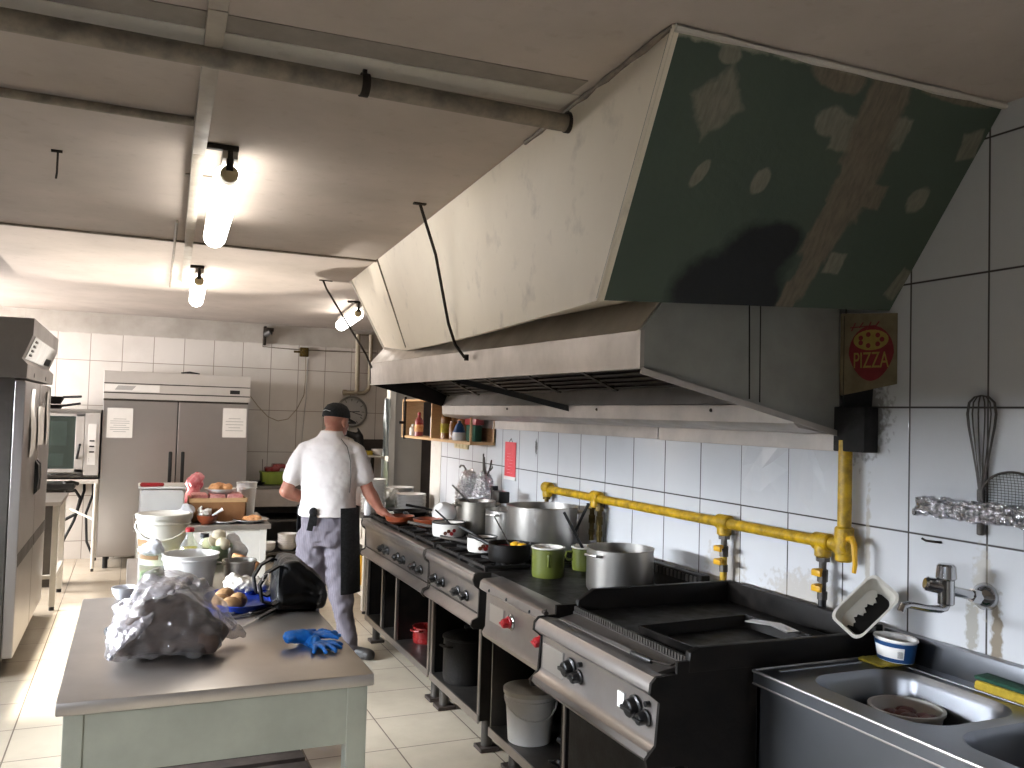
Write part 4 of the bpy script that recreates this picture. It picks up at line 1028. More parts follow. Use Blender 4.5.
# white bowls on the lower shelf
def plate_bm(r=.13, h=.022):
    return MB().lathe([(0,.004),(r*.55,.003),(r*.62,.006),(r*.98,h),(r,h+.002),(r*.99,h-.001),(r*.64,0),(r*.58,-.003+.003),(0,0)], seg=36)
def bowl_bm(r=.09, h=.055, th=.004):
    return MB().lathe([(0,th),(r*.5,th),(r*.82,h*.5),(r-th,h),(r,h),(r*.87,h*.48),(r*.55,0),(0,0)], seg=36)
pl0 = None
def plate_stack(x, y, z, n, r, label, group, step=.0105, bowl=False, jit=.003):
    global _pp
    key = (round(r,3), bowl)
    for k in range(n):
        lab = label
        if key not in PROT:
            o = part('bowl' if bowl else 'plate', bowl_bm(r, r*.55) if bowl else plate_bm(r), M['porcelain'], world=False, loc=(x, y, z))
            PROT[key] = o; tag(o, lab, 'bowl' if bowl else 'plate', group)
        else:
            o = dup(PROT[key], (x+random.uniform(-jit, jit), y+random.uniform(-jit, jit), z+k*step), random.uniform(0, 6), lab, group)
PROT = {}
plate_stack(1.365, 9.50, .146, 3, .085, 'white bowl in the low stack on the bottom shelf of the back bench', 'low stack of white bowls', .024, True)
plate_stack(1.575, 9.52, .146, 6, .105, 'white bowl in the tall stack on the bottom shelf of the back bench', 'tall stack of white bowls', .024, True)

# ------------------------------------------------------------------ things on the back wall
def wallbox(name, label, cat, x, z, w, h, d, m): 
    return tag(part(name, MB().box(x-w/2,x+w/2,YB-d,YB-.001,z-h/2,z+h/2,.004), M[m], loc=(x,YB-d/2,z)), label, cat)
t = T_('junction_box', 'grimy brass junction box on the back wall', 'box', (1.82, YB, 2.345))
part('box', MB().box(1.77,1.87,YB-.05,YB-.001,2.29,2.40,.008), M['brass_dirty'], t)
part('cover', MB().lathe([(0,0),(.035,0),(.035,.012),(0,.016)], seg=16, M=T(1.82,YB-.05,2.345) @ RX(PI/2)), M['brass_dirty'], t)
part('cable_glands', MB().cyl((1.70,YB-.025,2.345),(1.77,YB-.025,2.345),.012), M['brass_dirty'], t)
t = T_('wall_fitting', 'dark metal fitting high on the back wall by the ceiling', 'fitting', (1.39, YB, 2.56))
part('bracket', MB().box(1.345,1.375,YB-.06,YB-.001,2.40,2.62,.004).box(1.36,1.45,YB-.10,YB-.01,2.56,2.60,.004), M['rod'], t)
part('housing', MB().cyl((1.42,YB-.10,2.555),(1.36,YB-.05,2.52),.032,bev=.006), M['grey_box'], t)
tag(part('wall_cable', MB().tube([(1.345,YB-.01,2.48),(1.345,YB-.01,2.385),(1.5,YB-.01,2.378),(1.8,YB-.01,2.37),(2.3,YB-.01,2.38),(2.7,YB-.01,2.385)], .006, 6), M['pipe_paint'], loc=(1.8,YB,2.38)), 'dark cable running along the top of the back wall tiling', 'cable')
pts = [(1.135,YB-.02,1.93),(1.23,YB-.02,1.80),(1.315,YB-.02,1.69),(1.433,YB-.02,1.57),(1.549,YB-.02,1.523),(1.663,YB-.02,1.549),(1.762,YB-.02,1.67),(1.838,YB-.02,1.838),(1.85,YB-.02,2.077),(1.84,YB-.02,2.29)]
tag(part('drooping_cable', MB().tube(pts, .005, 6), M['pipe_beige'], loc=(1.5,YB,2)), 'thin cable drooping from the junction box to the double fridge', 'cable')
tag(part('vertical_cable', MB().tube([(1.87,YB-.005,2.28),(1.865,YB-.005,1.8),(1.83,YB-.005,1.2),(1.83,YB-.005,.83)], .004, 6), M['dial'], loc=(1.86,YB,1.8)), 'thin cable dropping straight down the back wall left of the clock', 'cable')
t = T_('wall_clock', 'round grey wall clock behind the cook', 'clock', (2.41, YB, 1.655))
part('rim', MB().lathe([(.155,0),(.19,0),(.19,.035),(.178,.045),(.168,.035),(.166,.012),(.155,.012)], seg=40, M=T(2.413,YB-.002,1.655) @ RX(PI/2)), plain('grey_clock_rim', '7d7b76', .4, .2), t)
part('dial', MB().lathe([(0,.0),(.168,.0),(.168,.014),(0,.014)], seg=40, M=T(2.413,YB-.002,1.655) @ RX(PI/2)), M['dial'], t)
mb = MB()
for k in range(12):
    a = k*PI/6; mb.box(-.004,.004,-.016,.016,.014,.016, M=T(2.413,YB-.002,1.655) @ RX(PI/2) @ RZ(a) @ T(0,.142,0))
part('hour_marks', mb, M['ink'], t, smooth=False)
part('hand', MB().box(-.005,.005,-.02,.10,.017,.019, M=T(2.413,YB-.002,1.655) @ RX(PI/2) @ RZ(-PI/2+.05)), M['black'], t, smooth=False)
part('hand', MB().box(-.004,.004,-.02,.135,.019,.021, M=T(2.413,YB-.002,1.655) @ RX(PI/2) @ RZ(-PI/2-.30)), M['black'], t, smooth=False)
t = T_('wall_pipes', 'pair of beige upright pipes joined by a bend on the back wall', 'pipe', (2.53, YB, 2.2))
part('upright', MB().cyl((2.465,YB-.045,1.90),(2.455,YB-.045,2.60),.028), M['pipe_beige'], t)
part('upright', MB().tube([(2.615,YB-.045,2.60),(2.615,YB-.045,2.0),(2.60,YB-.045,1.93),(2.55,YB-.045,1.885),(2.47,YB-.045,1.885)], .026, 14), M['pipe_beige'], t)
part('bend', MB().tube([(2.465,YB-.045,1.93),(2.455,YB-.045,1.895),(2.42,YB-.045,1.885),(2.32,YB-.045,1.885)], .027, 14).cyl((2.34,YB-.045,1.885),(2.29,YB-.045,1.885),.033,bev=.006), M['pipe_beige'], t)
part('clip', MB().box(2.42,2.65,YB-.02,YB-.001,2.585,2.605), M['pipe_paint'], t, smooth=False)
# little shelf at the back wall with dishes
t = T_('wall_bracket_shelf', 'small loaded shelf on one dark post at the back right', 'shelf', (2.56, 10.1, 1.14))
part('board', MB().box(2.27,2.84,9.95,10.30,1.125,1.15,.004), M['white_dirty'], t, smooth=False)
part('post', MB().box(2.615,2.65,10.08,10.12,.0,1.125,.003), M['rod'], t, smooth=False)
t = T_('kitchen_machine', 'black kitchen machine with rounded arm beyond the cook\'s shoulder', 'machine', (2.36, 10.1, 1.15))
organic('body', MB().limb((2.30,10.05,1.40),(2.44,10.05,1.36),.035,.05).limb((2.44,10.05,1.36),(2.47,10.05,1.22),.06,.05).ball((2.27,10.05,1.41),.05).box(2.30,2.52,9.98,10.16,1.152,1.20,.01).limb((2.46,10.05,1.40),(2.43,10.05,1.46),.02,.012), M['black'], t, voxel=.012, iters=3)
t = T_('brown_box', 'low dark brown crate on the small shelf at the back right', 'box', (2.63, 10.2, 1.15))
part('front', MB().box(2.53,2.79,10.18,10.20,1.151,1.33,.003), M['wood_dark'], t, smooth=False)
part('side', MB().box(2.53,2.55,10.2,10.29,1.151,1.33,.003).box(2.77,2.79,10.2,10.29,1.151,1.33,.003), M['wood_mid'], t, smooth=False)
part('bottom', MB().box(2.55,2.77,10.2,10.29,1.151,1.165), M['wood_mid'], t, smooth=False)
tag(part('white_dish', bowl_bm(.10, .07), M['porcelain'], world=False, loc=(2.70,10.05,1.151)), 'white bowl at the front of the small back shelf', 'bowl')
tag(part('grey_tray', MB().box(2.54,2.60,9.97,10.12,1.151,1.20,.006), M['sponge_yellow'], loc=(2.55,10.05,1.15)), 'yellowish packet on the small back shelf', 'packet')
tag(part('bottle_cluster', MB().lathe([(0,0),(.03,0),(.03,.12),(.012,.16),(.012,.2),(0,.2)], (2.80,10.05,1.151), 16), M['clear_green'], loc=(2.80,10.05,1.15)), 'slim pale bottle at the right end of the small back shelf', 'bottle')
tag(part('plastic_curtain', MB().slab([(2.30,8.44,1.22),(2.362,8.44,1.22),(2.362,8.44,1.80),(2.305,8.44,1.80)], .004, 6, 12, bulge=lambda s, q: .012*math.sin(s*9+q*7)), M['film_sheet'], loc=(2.33,8.44,1.5)), 'grey plastic sheet hanging at the beige door frame', 'sheet')
tag(part('film_roll', MB().slab([(2.27,8.40,.012),(2.36,8.40,.012),(2.36,8.40,1.16),(2.28,8.40,1.20)], .006, 6, 12, bulge=lambda s, q: .015*math.sin(s*8+q*9)), M['clear_green'], loc=(2.31,8.40,1.0)), 'pale greenish plastic film below the grey sheet', 'sheet')

# ------------------------------------------------------------------ things on the right wall
t = T_('wall_shelf', 'open pale-wood wall shelf of bottles below the far end of the hood', 'shelf', (2.3, 6.6, 1.5))
xa, xb, ya, yb, za, zb = 2.20, 2.395, 5.74, 7.46, 1.46, 1.76
part('bottom_board', MB().box(xa,xb,ya,yb,za-.02,za,.002), M['wood'], t, smooth=False)
part('top_board', MB().box(xa,xb,ya,yb,zb,zb+.018,.002), M['wood'], t, smooth=False)
for y in (6.62, yb-.018): part('upright', MB().box(xa,xb,y,y+.02,za,zb,.002), M['wood'], t, smooth=False)
for x in (xa, xb-.014): part('end_post', MB().box(x,x+.014,ya,ya+.014,za,zb), M['wood'], t, smooth=False)
part('back_board', MB().box(xb-.008,xb,ya,6.62,za,zb), M['wood_mid'], t, smooth=False)
part('shelf_bracket', MB().box(xa-.01,xa+.01,7.36,7.38,1.43,1.80).box(xa-.05,xa+.01,7.36,7.38,1.56,1.585), M['rod'], t, smooth=False)
def bottle(name, label, x, y, z, r, h, m, capm, cat='bottle', lab=None):
    t = thing(name, label, cat, (x, y, z))
    part('body', MB().lathe([(0,0),(r,0),(r,h*.62),(r*.9,h*.68),(r*.38,h*.8),(r*.36,h*.9),(0,h*.9)], (x,y,z), 20), m, t)
    part('cap', MB().lathe([(0,0),(r*.42,0),(r*.40,h*.1),(r*.15,h*.13),(0,h*.13)], (x,y,z+h*.88), 16), capm, t)
    if lab: part('label', MB().lathe([(r*1.01,h*.18),(r*1.02,h*.18),(r*1.02,h*.48),(r*1.01,h*.48)], (x,y,z), 20), lab, t)
    return t
bottle('sauce_bottle', 'red sauce bottle in the open bay of the wall shelf', 2.27, 7.17, za+.001, .038, .205, M['sauce_red'], M['red'], lab=M['bread'])
bottle('white_bottle', 'tall white bottle beside the upright of the wall shelf', 2.28, 6.76, za+.001, .042, .26, M['porcelain'], M['white'])
bottle('amber_bottle', 'dark amber bottle right of the upright in the wall shelf', 2.29, 6.52, za+.001, .045, .25, M['amber'], M['black'], lab=M['cloth_yellow'])
bottle('cream_tub', 'small cream pot next to the red sauce bottle on the wall shelf', 2.25, 7.28, za+.001, .03, .10, M['white_dirty'], M['white_dirty'], 'pot')
t = T_('blue_white_bottle', 'blue and white squat bottle among the packets on the wall shelf', 'bottle', (2.26, 6.13, za))
part('body', MB().lathe([(0,0),(.05,0),(.055,.03),(.05,.06),(0,.06)], (2.26,6.13,za+.001), 20), M['porcelain'], t)
part('top', MB().lathe([(.05,0),(.035,.04),(.03,.055),(.012,.075),(.012,.09),(0,.09)], (2.26,6.13,za+.06), 20), M['blue_label'], t)
tag(part('spice_jar', MB().lathe([(0,0),(.04,0),(.04,.11),(.035,.12),(.035,.14),(0,.14)], (2.30,6.36,za+.001), 18), M['amber'], loc=(2.30,6.36,za)), 'brown spice jar beside the amber bottle on the wall shelf', 'jar')
tag(part('spice_jar', MB().lathe([(0,0),(.04,0),(.04,.13),(.035,.14),(.035,.16),(0,.16)], (2.33,6.26,za+.001), 18), M['bread'], loc=(2.33,6.26,za)), 'orange-brown jar behind the blue and white bottle', 'jar')
tag(part('food_packet', MB().box(2.28,2.34,5.86,6.05,za+.001,za+.12,.01), M['sponge_green'], loc=(2.31,5.95,za)), 'dark green packet at the right end of the wall shelf', 'packet')
tag(part('food_packet', MB().box(2.28,2.35,5.85,6.08,za+.121,za+.20,.01), M['red'], loc=(2.31,5.95,za+.12)), 'red packet lying on the dark green one in the wall shelf', 'packet')
t = T_('switch_plate', 'row of four aged cream switches on the tiled wall under the shelf', 'switch', (2.39, 6.43, 1.42))
part('plate', MB().box(2.385,2.399,6.28,6.58,1.385,1.455,.004), M['switch'], t)
for k in range(4): part('rocker', MB().box(2.379,2.386,6.295+k*.073,6.35+k*.073,1.395,1.445,.004), M['switch'], t)
t = T_('red_calendar', 'red hanging calendar strip on the tiled wall', 'calendar', (2.39, 5.46, 1.34))
part('card', MB().box(2.393,2.397,5.372,5.555,1.235,1.475), M['red_paper'], t, smooth=False)
part('bottom_strip', MB().box(2.391,2.398,5.368,5.56,1.215,1.238), M['paper'], t, smooth=False)
mb = MB()
for k in range(7): mb.box(2.3915,2.393,5.42,5.51,1.262+k*.022,1.264+k*.022)
part('printed_lines', mb, M['pink_bag'], t, smooth=False)
part('hanger', MB().tube([(2.395,5.43,1.475),(2.397,5.46,1.50),(2.395,5.49,1.475)], .002, 6), M['rod'], t)
tag(part('wall_hook', MB().tube([(2.398,1.995,1.285),(2.375,2.0,1.287),(2.37,2.03,1.287),(2.37,2.045,1.292)], .004, 8), M['rod'], loc=(2.39,2.0,1.285)), 'small dark hook in the tiled wall above the blue tub', 'hook')
# ------------------------------------------------------------------ pots and crockery
ZG = .912          # top of the pan supports
def pot(name, label, x, y, z, r, h, m, cat='pot', handles='side', rz=0.0, hm=None, lidm=None, content=None, rim=None, th=.004, group=None):
    t = thing(name, label, cat, (x, y, z), rz, group)
    part('body', MB().lathe([(0,0),(r*.94,0),(r*.985,.01),(r,.03),(r,h-.004),(r+.004,h),(r-th,h),(r-th,.02),(r*.9,.008),(0,.008)], seg=44), m, t, world=False)
    if rim: part('rim', MB().lathe([(r+.001,h-.006),(r+.006,h-.002),(r+.004,h+.003),(r-th-.001,h+.002),(r-th-.001,h-.003)], seg=44), rim, t, world=False)
    hm = hm or m
    if handles == 'side':
        for s in (-1, 1):
            part('handle', MB().tube([(s*(r-.002),-.035,h*.86),(s*(r+.03),-.033,h*.88),(s*(r+.036),0,h*.885),(s*(r+.03),.033,h*.88),(s*(r-.002),.035,h*.86)], .0065, 10), hm, t, world=False)
    elif handles == 'long':
        part('handle', MB().tube([(r-.002,0,h*.72),(r+.03,0,h*.8),(r+.17,0,h*1.05)], [.008,.009,.007], 10), hm, t, world=False)
    elif handles == 'ear':
        part('handle', MB().tube([(r-.002,0,h*.9),(r+.022,0,h*.92),(r+.036,0,h*.78),(r+.034,0,h*.45),(r-.002,0,h*.30)], .0055, 10), hm, t, world=False)
    if lidm:
        l = part('lid', MB().lathe([(r+.006,h),(r+.006,h+.008),(r*.8,h+.02),(.02,h+.03),(0,h+.03)], seg=40), lidm, t, world=False)
        part('lid_knob', MB().lathe([(0,0),(.01,0),(.01,.014),(.022,.022),(.02,.032),(0,.034)], (0,0,h+.028), 18), M['black'], l, world=False)
    if content:
        part('contents', MB().lathe([(0,h*.75),(r-th-.002,h*.74),(r-th-.002,h*.70),(0,h*.70)], seg=36).rough(.004, 40), content, t, world=False)
    return t
def spoon(name, label, a, b, r=.005, m=None, bowl=.02, cat='ladle'):
    a, b = V(a), V(b)
    o = part(name, MB().tube([a, a.lerp(b, .5)+V((0,0,.004)), b], r, 8).ball(a, bowl, bowl*.8, bowl*.5, 12), m or M['steel_dark'], loc=b)
    return tag(o, label, cat)
# clay bowls at the end of the range
def claybowl(label, x, y):
    o = part('clay_bowl', MB().lathe([(0,.012),(.05,.012),(.085,.03),(.092,.052),(.098,.055),(.10,.05),(.09,.022),(.055,0),(0,0)], seg=36), M['glaze'], world=False, loc=(x, y, ZG))
    return tag(o, label, 'bowl')
claybowl('brown clay bowl under the cook\'s right hand', 1.665, 5.62)
claybowl('brown clay bowl next along from the cook\'s hand on the range', 1.80, 5.42)
def frying(label, x, y, z, r, a, m=None, h=.045):
    t = thing('frying_pan', label, 'pan', (x, y, z))
    part('pan', MB().lathe([(0,.003),(r*.8,.003),(r*.97,h),(r,h+.002),(r+.004,h),(r*.84,0),(0,0)], seg=36), m or M['cast'], t, world=False)
    part('handle', MB().tube([(r*.95*math.cos(a),r*.95*math.sin(a),h*.8),((r+.06)*math.cos(a),(r+.06)*math.sin(a),h*1.1),((r+.2)*math.cos(a),(r+.2)*math.sin(a),h*1.5)], [.008,.009,.010], 10), M['black'], t, world=False)
    return t
frying('dark frying pan behind the clay bowls at the far end of the range', 1.84, 5.95, ZG, .12, -2.0)
frying('second dark frying pan at the far end of the range by the plates', 2.14, 5.98, ZG, .12, 2.6)
# white domed bowls turned upside down
def dome(label, x, y, r, rz):
    o = part('upturned_bowl', MB().lathe([(r,0),(r*.97,r*.35),(r*.75,r*.8),(r*.4,r*1.05),(r*.38,r*1.1),(0,r*1.1),(0,r*1.02),(r*.36,r*.98),(r*.7,r*.75),(r*.93,r*.33),(r*.96,0)], seg=36), M['porcelain'], world=False, loc=(x, y, ZG+.03))
    return tag(o, label, 'bowl')
o = dome('rounded white bowl leaning on edge near the dull pot', 1.955, 5.52, .088, 0); o.rotation_euler = (.3, -.75, 0)
o.location.z = ZG+.055
o = dome('second rounded white bowl behind the leaning one', 2.10, 5.50, .088, 0); o.rotation_euler = (.3, -.75, 0); o.location.z = ZG+.055
# enamel saucepans with painted fruit
def fruit(t, r, a, h, m, s=.012):
    Mx = Matrix.Rotation(a, 4, 'Z') @ T(r, 0, h) @ RY(PI/2)
    part('motif', MB().lathe([(0,0),(s,0),(s,.0015),(0,.0015)], seg=14, M=Mx), m, t, world=False)
def enamel_pan(label, x, y, r, h, rz):
    t = pot('enamel_saucepan', label, x, y, ZG, r, h, M['enamel_white'], 'saucepan', None, rz, rim=M['black'])
    part('handle', MB().tube([(-r+.002,0,h*.62),(-r-.03,0,h*.66),(-r-.15,.0,h*.95)], [.009,.010,.008], 10), M['steel'], t, world=False)
    for a, hh, m in ((-1.75,.45,'spot_brown'),(-1.42,.5,'spot_red'),(-1.58,.28,'spot_red'),(-1.95,.3,'spot_brown')):
        fruit(t, r, a+.2, h*hh, M[m], .0115)
    return t
enamel_pan('white enamel saucepan with fruit motif on the middle of the range', 1.80, 5.02, .10, .082, -.35)
enamel_pan('white enamel saucepan with fruit motif beside the big black pan, handle to the left', 1.775, 4.405, .08, .08, -.3)
spoon('ladle', 'black-handled ladle resting in the middle enamel saucepan', (1.83,5.03,ZG+.05), (1.745,5.12,ZG+.145), .006, M['black'])
spoon('ladle', 'black-handled spoon leaning over the enamel saucepan by the black pan', (1.79,4.38,ZG+.05), (1.70,4.56,ZG+.115), .010, M['black'])
# stock pots
pot('stock_pot', 'dull aluminium pot, left of the two middling pots behind the saucepan', 2.02, 5.12, ZG, .12, .20, M['pot_old'])
pot('stock_pot', 'shiny steel pot between the dull pot and the biggest pot', 2.085, 4.78, ZG, .13, .18, M['pot_steel'], rz=.5)
pot('stock_pot', 'biggest steel stock pot on the range with looped handles', 2.09, 4.31, ZG, .195, .255, M['pot_steel'], rz=-.35)
spoon('ladle', 'long thin ladle standing in the dull aluminium pot', (2.06,5.12,ZG+.1), (1.91,5.28,ZG+.285), .006)
spoon('ladle', 'black-handled ladle over the right edge of the biggest stock pot', (2.22,4.16,ZG+.12), (2.255,4.08,ZG+.285), .008, M['black'])
spoon('ladle', 'wire-handled spoon standing in the black saute pan', (1.82,4.10,ZG+.05), (1.86,4.44,ZG+.18), .004)
t = pot('saute_pan', 'big black saute pan in front of the biggest stock pot', 1.80, 4.085, ZG, .108, .09, M['black_grease'], 'pan', None, 0, content=M['sauce_red'])
part('handle', MB().tube([(-.095,.04,.08),(-.13,.12,.10),(-.15,.19,.11)], [.009,.011,.009], 10), M['black'], t, world=False)
part('pasta', MB().ball((.045,.02,.078),.03,.028,.014).ball((.065,-.02,.077),.026,.026,.012), M['yellow'], t, world=False)
# foil wrapped things behind the pots
def foilcone(label, x, y, z, r, h, handle):
    t = thing('foil_bundle', label, 'bundle', (x, y, z))
    organic('foil', MB().lathe([(0,0),(r,0),(r*.92,h*.45),(r*.55,h*.9),(r*.3,h),(0,h)], seg=20), M['foil'], t, voxel=.010, iters=0, disp=[(.035,.045,'CLOUDS'),(.02,.02,'CLOUDS')], world=False, angle=12)
    for pts, r_ in handle: part('tool_handle', MB().tube(pts, r_, 8), M['steel_dark'], t, world=False)
    return t
foilcone('foil-wrapped utensil holder on the wall ledge with a bent handle', 2.27, 5.93, .965, .10, .285, [([(0,.03,.27),(0,.11,.31),(0,.17,.31),(0,.19,.295)], .007)])
foilcone('foil-wrapped bundle with upright tools, right of its twin', 2.27, 5.62, .965, .09, .29, [([(0,.02,.26),(0,.03,.36),(0,.03,.42)], .006), ([(0,-.02,.26),(-.02,-.03,.40)], .008), ([(0,-.05,.27),(0,-.10,.33),(0,-.12,.38),(0,-.14,.33),(0,-.10,.31)], .006)])
tag(part('ledge_board', MB().box(2.19,2.395,5.48,6.15,.952,.964,.002), M['steel_dark'], loc=(2.3,5.8,.952)), 'narrow steel ledge at the wall carrying the foil bundles', 'ledge')
t = T_('black_gadget', 'small black gadget with square head behind the shiny steel pot', 'gadget', (2.2, 5.25, ZG))
part('stand', MB().box(2.19,2.23,5.27,5.31,.93-.018,1.19,.004), M['black'], t, smooth=False)
part('head', MB().box(2.17,2.25,5.12,5.24,1.09,1.165,.008).box(2.19,2.23,5.2,5.30,1.13,1.15), M['black'], t)
part('base', MB().box(2.15,2.27,5.15,5.33,ZG,ZG+.02,.004), M['black'], t)
# hotplate
ZH = .887
def mug(label, x, y, r, h, rz):
    t = pot('enamel_mug', label, x, y, ZH, r, h, M['enamel_green'], 'mug', None, rz, rim=M['enamel_white'])
    part('lining', MB().lathe([(r-.0045,h-.002),(r-.0045,.012),(0,.012),(0,.013),(r-.006,.0135),(r-.006,h-.002)], seg=40), M['enamel_white'], t, world=False)
    part('handle', MB().tube([(r-.001,0,h*.78),(r+.03,0,h*.78),(r+.034,0,h*.6),(r+.025,0,h*.45),(r-.001,0,h*.45)], .006, 8), M['enamel_green'], t, world=False)
    return t
mug('olive green enamel mug on its own at the front of the hotplate', 1.86, 3.755, .078, .14, -2.0)
mug('olive green enamel mug with a ladle, behind the steel pot', 2.13, 3.87, .07, .115, 2.9)
spoon('ladle', 'black-handled ladle standing in the rear green mug', (2.14,3.86,ZH+.05), (2.03,3.93,ZH+.285), .0075, M['black'])
pot('steel_saucepot', 'open steel pot with side handles on the hotplate', 2.03, 3.37, ZH, .15, .19, M['pot_steel'], rz=.25)
# griddle pan and knife
t = T_('roasting_tin', 'shallow blackened roasting tin lying on the griddle', 'tin', (1.86, 2.42, .906))
part('tin', MB().lathe([(0,.0),(.94,.0),(1.0,.2),(1.03,.2),(.97,-.01),(0,-.01)], seg=4, M=T(1.86,2.40,.909) @ RZ(.06) @ Matrix.Diagonal((.235,.155,.20,1)) @ RZ(PI/4) @ Matrix.Diagonal((1.414,1.414,1,1))), M['black_grease'], t, angle=20)
part('foil_rim', MB().tube([(2.05,2.505,.945),(2.08,2.40,.953),(2.07,2.30,.95)], 0, flat=(.05,.004)), M['steel'], t)
t = T_('spatula_knife', 'long knife with black handle lying on the griddle ledge', 'knife', (1.50, 2.5, .9))
part('handle', MB().tube([(1.497,2.40,.903),(1.503,2.34,.902),(1.508,2.30,.902)], [.008,.011,.008], 10), M['black'], t)
part('blade', MB().slab([(1.49,2.40,.903),(1.515,2.40,.905),(1.50,2.90,.903),(1.485,2.90,.901)], .002), M['steel'], t, smooth=False)
part('wire_loop', MB().tube([(1.508,2.30,.904),(1.525,2.22,.91),(1.57,2.215,.92)], .003, 6), M['rod'], t)
tag(part('hook_tool', MB().tube([(1.515,3.06,.895),(1.48,3.02,.90),(1.47,2.97,.905)], [.004,.006,.010], 8), M['rod'], loc=(1.49,3.0,.9)), 'small dark hook tool at the corner between hotplate and griddle', 'tool')
# buckets
def bucket(name, label, x, y, z, r0, r1, h, m, handle=True, lid=None, rz=0.0, hup=False, hx=0.0, cat='bucket', content=None):
    t = thing(name, label, cat, (x, y, z), rz)
    part('body', MB().lathe([(0,0),(r0,0),(r0+(r1-r0)*.82,h*.82),(r1+.004,h*.83),(r1+.005,h*.86),(r1,h*.87),(r1+.002,h-.008),(r1+.006,h),(r1-.004,h),(r0-.004,.006),(0,.006)], seg=44), m, t, world=False)
    if lid: 
        part('lid', MB().lathe([(r1+.008,h-.012),(r1+.009,h+.006),(r1-.004,h+.009),(r1-.012,h+.003),(0,h+.003)], seg=44), lid, t, world=False)
    if handle:
        pts = []
        for k in range(13):
            a = PI*k/12; drop = -.62*h*math.sin(a) if not hup else .5*h*math.sin(a)
            pts.append((r1*1.03*math.cos(a), -abs(r1*1.0*math.sin(a))-.01, h*.86+drop*.55))
        part('handle', MB().tube(pts, .0045, 8), m, t, world=False)
    if content: part('contents', MB().lathe([(0,h*.8),(r1*.9,h*.78),(r1*.9,h*.7),(0,h*.7)], seg=36).rough(.01, 30), content, t, world=False)
    return t
bucket('lidded_bucket', 'white lidded bucket on the shelf under the hotplate', 1.705, 3.585, .191, .098, .115, .225, M['white'], lid=M['white_dirty'], rz=-.25)
tag(part('door_tool', MB().tube([(1.70,3.14,.30),(1.66,3.21,.33)], .014, 8).tube([(1.70,3.14,.22),(1.66,3.2,.24),(1.64,3.24,.23),(1.66,3.2,.21)], .012, 8), M['black'], loc=(1.7,3.2,.22)), 'dark tap handles beside the bucket under the hotplate', 'tap')
pot('lidded_pot', 'big black pot with lid in the open base of the nearer range', 1.745, 4.50, .191, .132, .235, M['cast'], lidm=M['cast'], rz=.3)
pot('red_pot', 'small red pot in the open base of the far range', 1.78, 5.33, .191, .085, .10, M['red_inside'] if False else M['sauce_red'], rz=.6)
# -------- on the sink
tag(organic('scrub_cloth', MB().box(2.20,2.355,2.045,2.15,.887,.897,.003), M['cloth_yellow'], voxel=.005, iters=1, disp=[(.012,.03,'CLOUDS')], loc=(2.28,2.10,.886)), 'crumpled yellow dishcloth at the back left corner of the sink', 'cloth')
t = T_('blue_tub', 'oval white tub with blue printed band standing on the yellow cloth', 'tub', (2.295, 2.078, .897))
part('tub', MB().lathe([(0,0),(.052,0),(.062,.066),(.067,.068),(.066,.074),(.058,.072),(.049,.006),(0,.006)], (2.295,2.078,.899), 40, sx=.85, sy=1.15), M['white'], t)
part('blue_band', MB().lathe([(.0530,.002),(.0545,.002),(.0645,.063),(.063,.063)], (2.295,2.078,.899), 40, sx=.85, sy=1.15), M['blue_label'], t)
part('white_panel', MB().lathe([(.0558,.014),(.0580,.014),(.0645,.05),(.062,.05)], (2.295,2.078,.899), 16, sx=.85, sy=1.15, a0=PI*.82, a1=PI*1.32), M['paper'], t)
mb = MB()
for k in range(6): mb.lathe([(.0588,.018),(.0602,.018),(.0645,.040),(.0635,.040)], (2.295,2.078,.899), 2, sx=.85, sy=1.15, a0=PI*(1.22+.014*k), a1=PI*(1.227+.014*k))
part('barcode', mb, M['ink'], t, smooth=False)
t = T_('plastic_box', 'grubby white plastic tub propped on its side at the griddle corner', 'tub', (2.29, 2.23, .97))
b = bmesh.new()
def rr(w, h, r, z): return [b.verts.new((x, y, z)) for x, y in rrect(-w/2, w/2, -h/2, h/2, r, 5)]
rings = [rr(.17,.13,.03,.0), rr(.178,.138,.032,.006), rr(.205,.165,.035,.085), rr(.22,.18,.036,.088), rr(.22,.18,.036,.092), rr(.20,.16,.034,.092), rr(.165,.125,.03,.008)]
b.faces.new(rings[0]); b.faces.new(rings[-1])
for A, Bq in zip(rings, rings[1:]):
    for i in range(len(A)): j = (i+1) % len(A); b.faces.new([A[i], A[j], Bq[j], Bq[i]])
Mx = T(2.285,2.195,1.025) @ RZ(.75) @ RY(-1.15) @ RZ(-.70) @ Matrix.Diagonal((.95,.66,.95,1))
mb = MB(); mb.merge(b, Mx); part('tub', mb, M['white_dirty'], t)
sg = [(-.085,-.062),(.085,-.062),(.088,-.005)]+[(.085-.0085*k, .012*(k % 2)+.0+.012*math.sin(k)) for k in range(21)]
part('burnt_grease', MB().prism(sg, 'z', .009, .014).rot(Mx), M['black_grease'], t, smooth=False)
t = T_('round_tub', 'round white tub with brown leftovers standing in the sink bowl', 'tub', (2.145, 1.90, .727))
tx, ty = 2.145, 1.90
part('tub', MB().lathe([(0,0),(.085,0),(.102,.085),(.108,.086),(.108,.094),(.098,.094),(.082,.006),(0,.006)], (tx,ty,.727), 44), M['white'], t)
mb = MB()
for k in range(12): mb.ball((tx+random.uniform(-.06,.06), ty+random.uniform(-.06,.06), .787+random.uniform(0,.01)), .03, .024, .014, 10)
mb.lathe([(0,.056),(.09,.056),(.09,.045),(0,.045)], (tx,ty,.727), 30)
part('leftovers', mb, M['red_inside'], t)
t = T_('sponge', 'yellow sponge with dark green scourer at the back edge of the sink', 'sponge', (2.34, 1.72, .886))
part('foam', MB().box(2.302,2.36,1.62,1.80,.887,.915,.008).rough(.003, 60), M['sponge_yellow'], t)
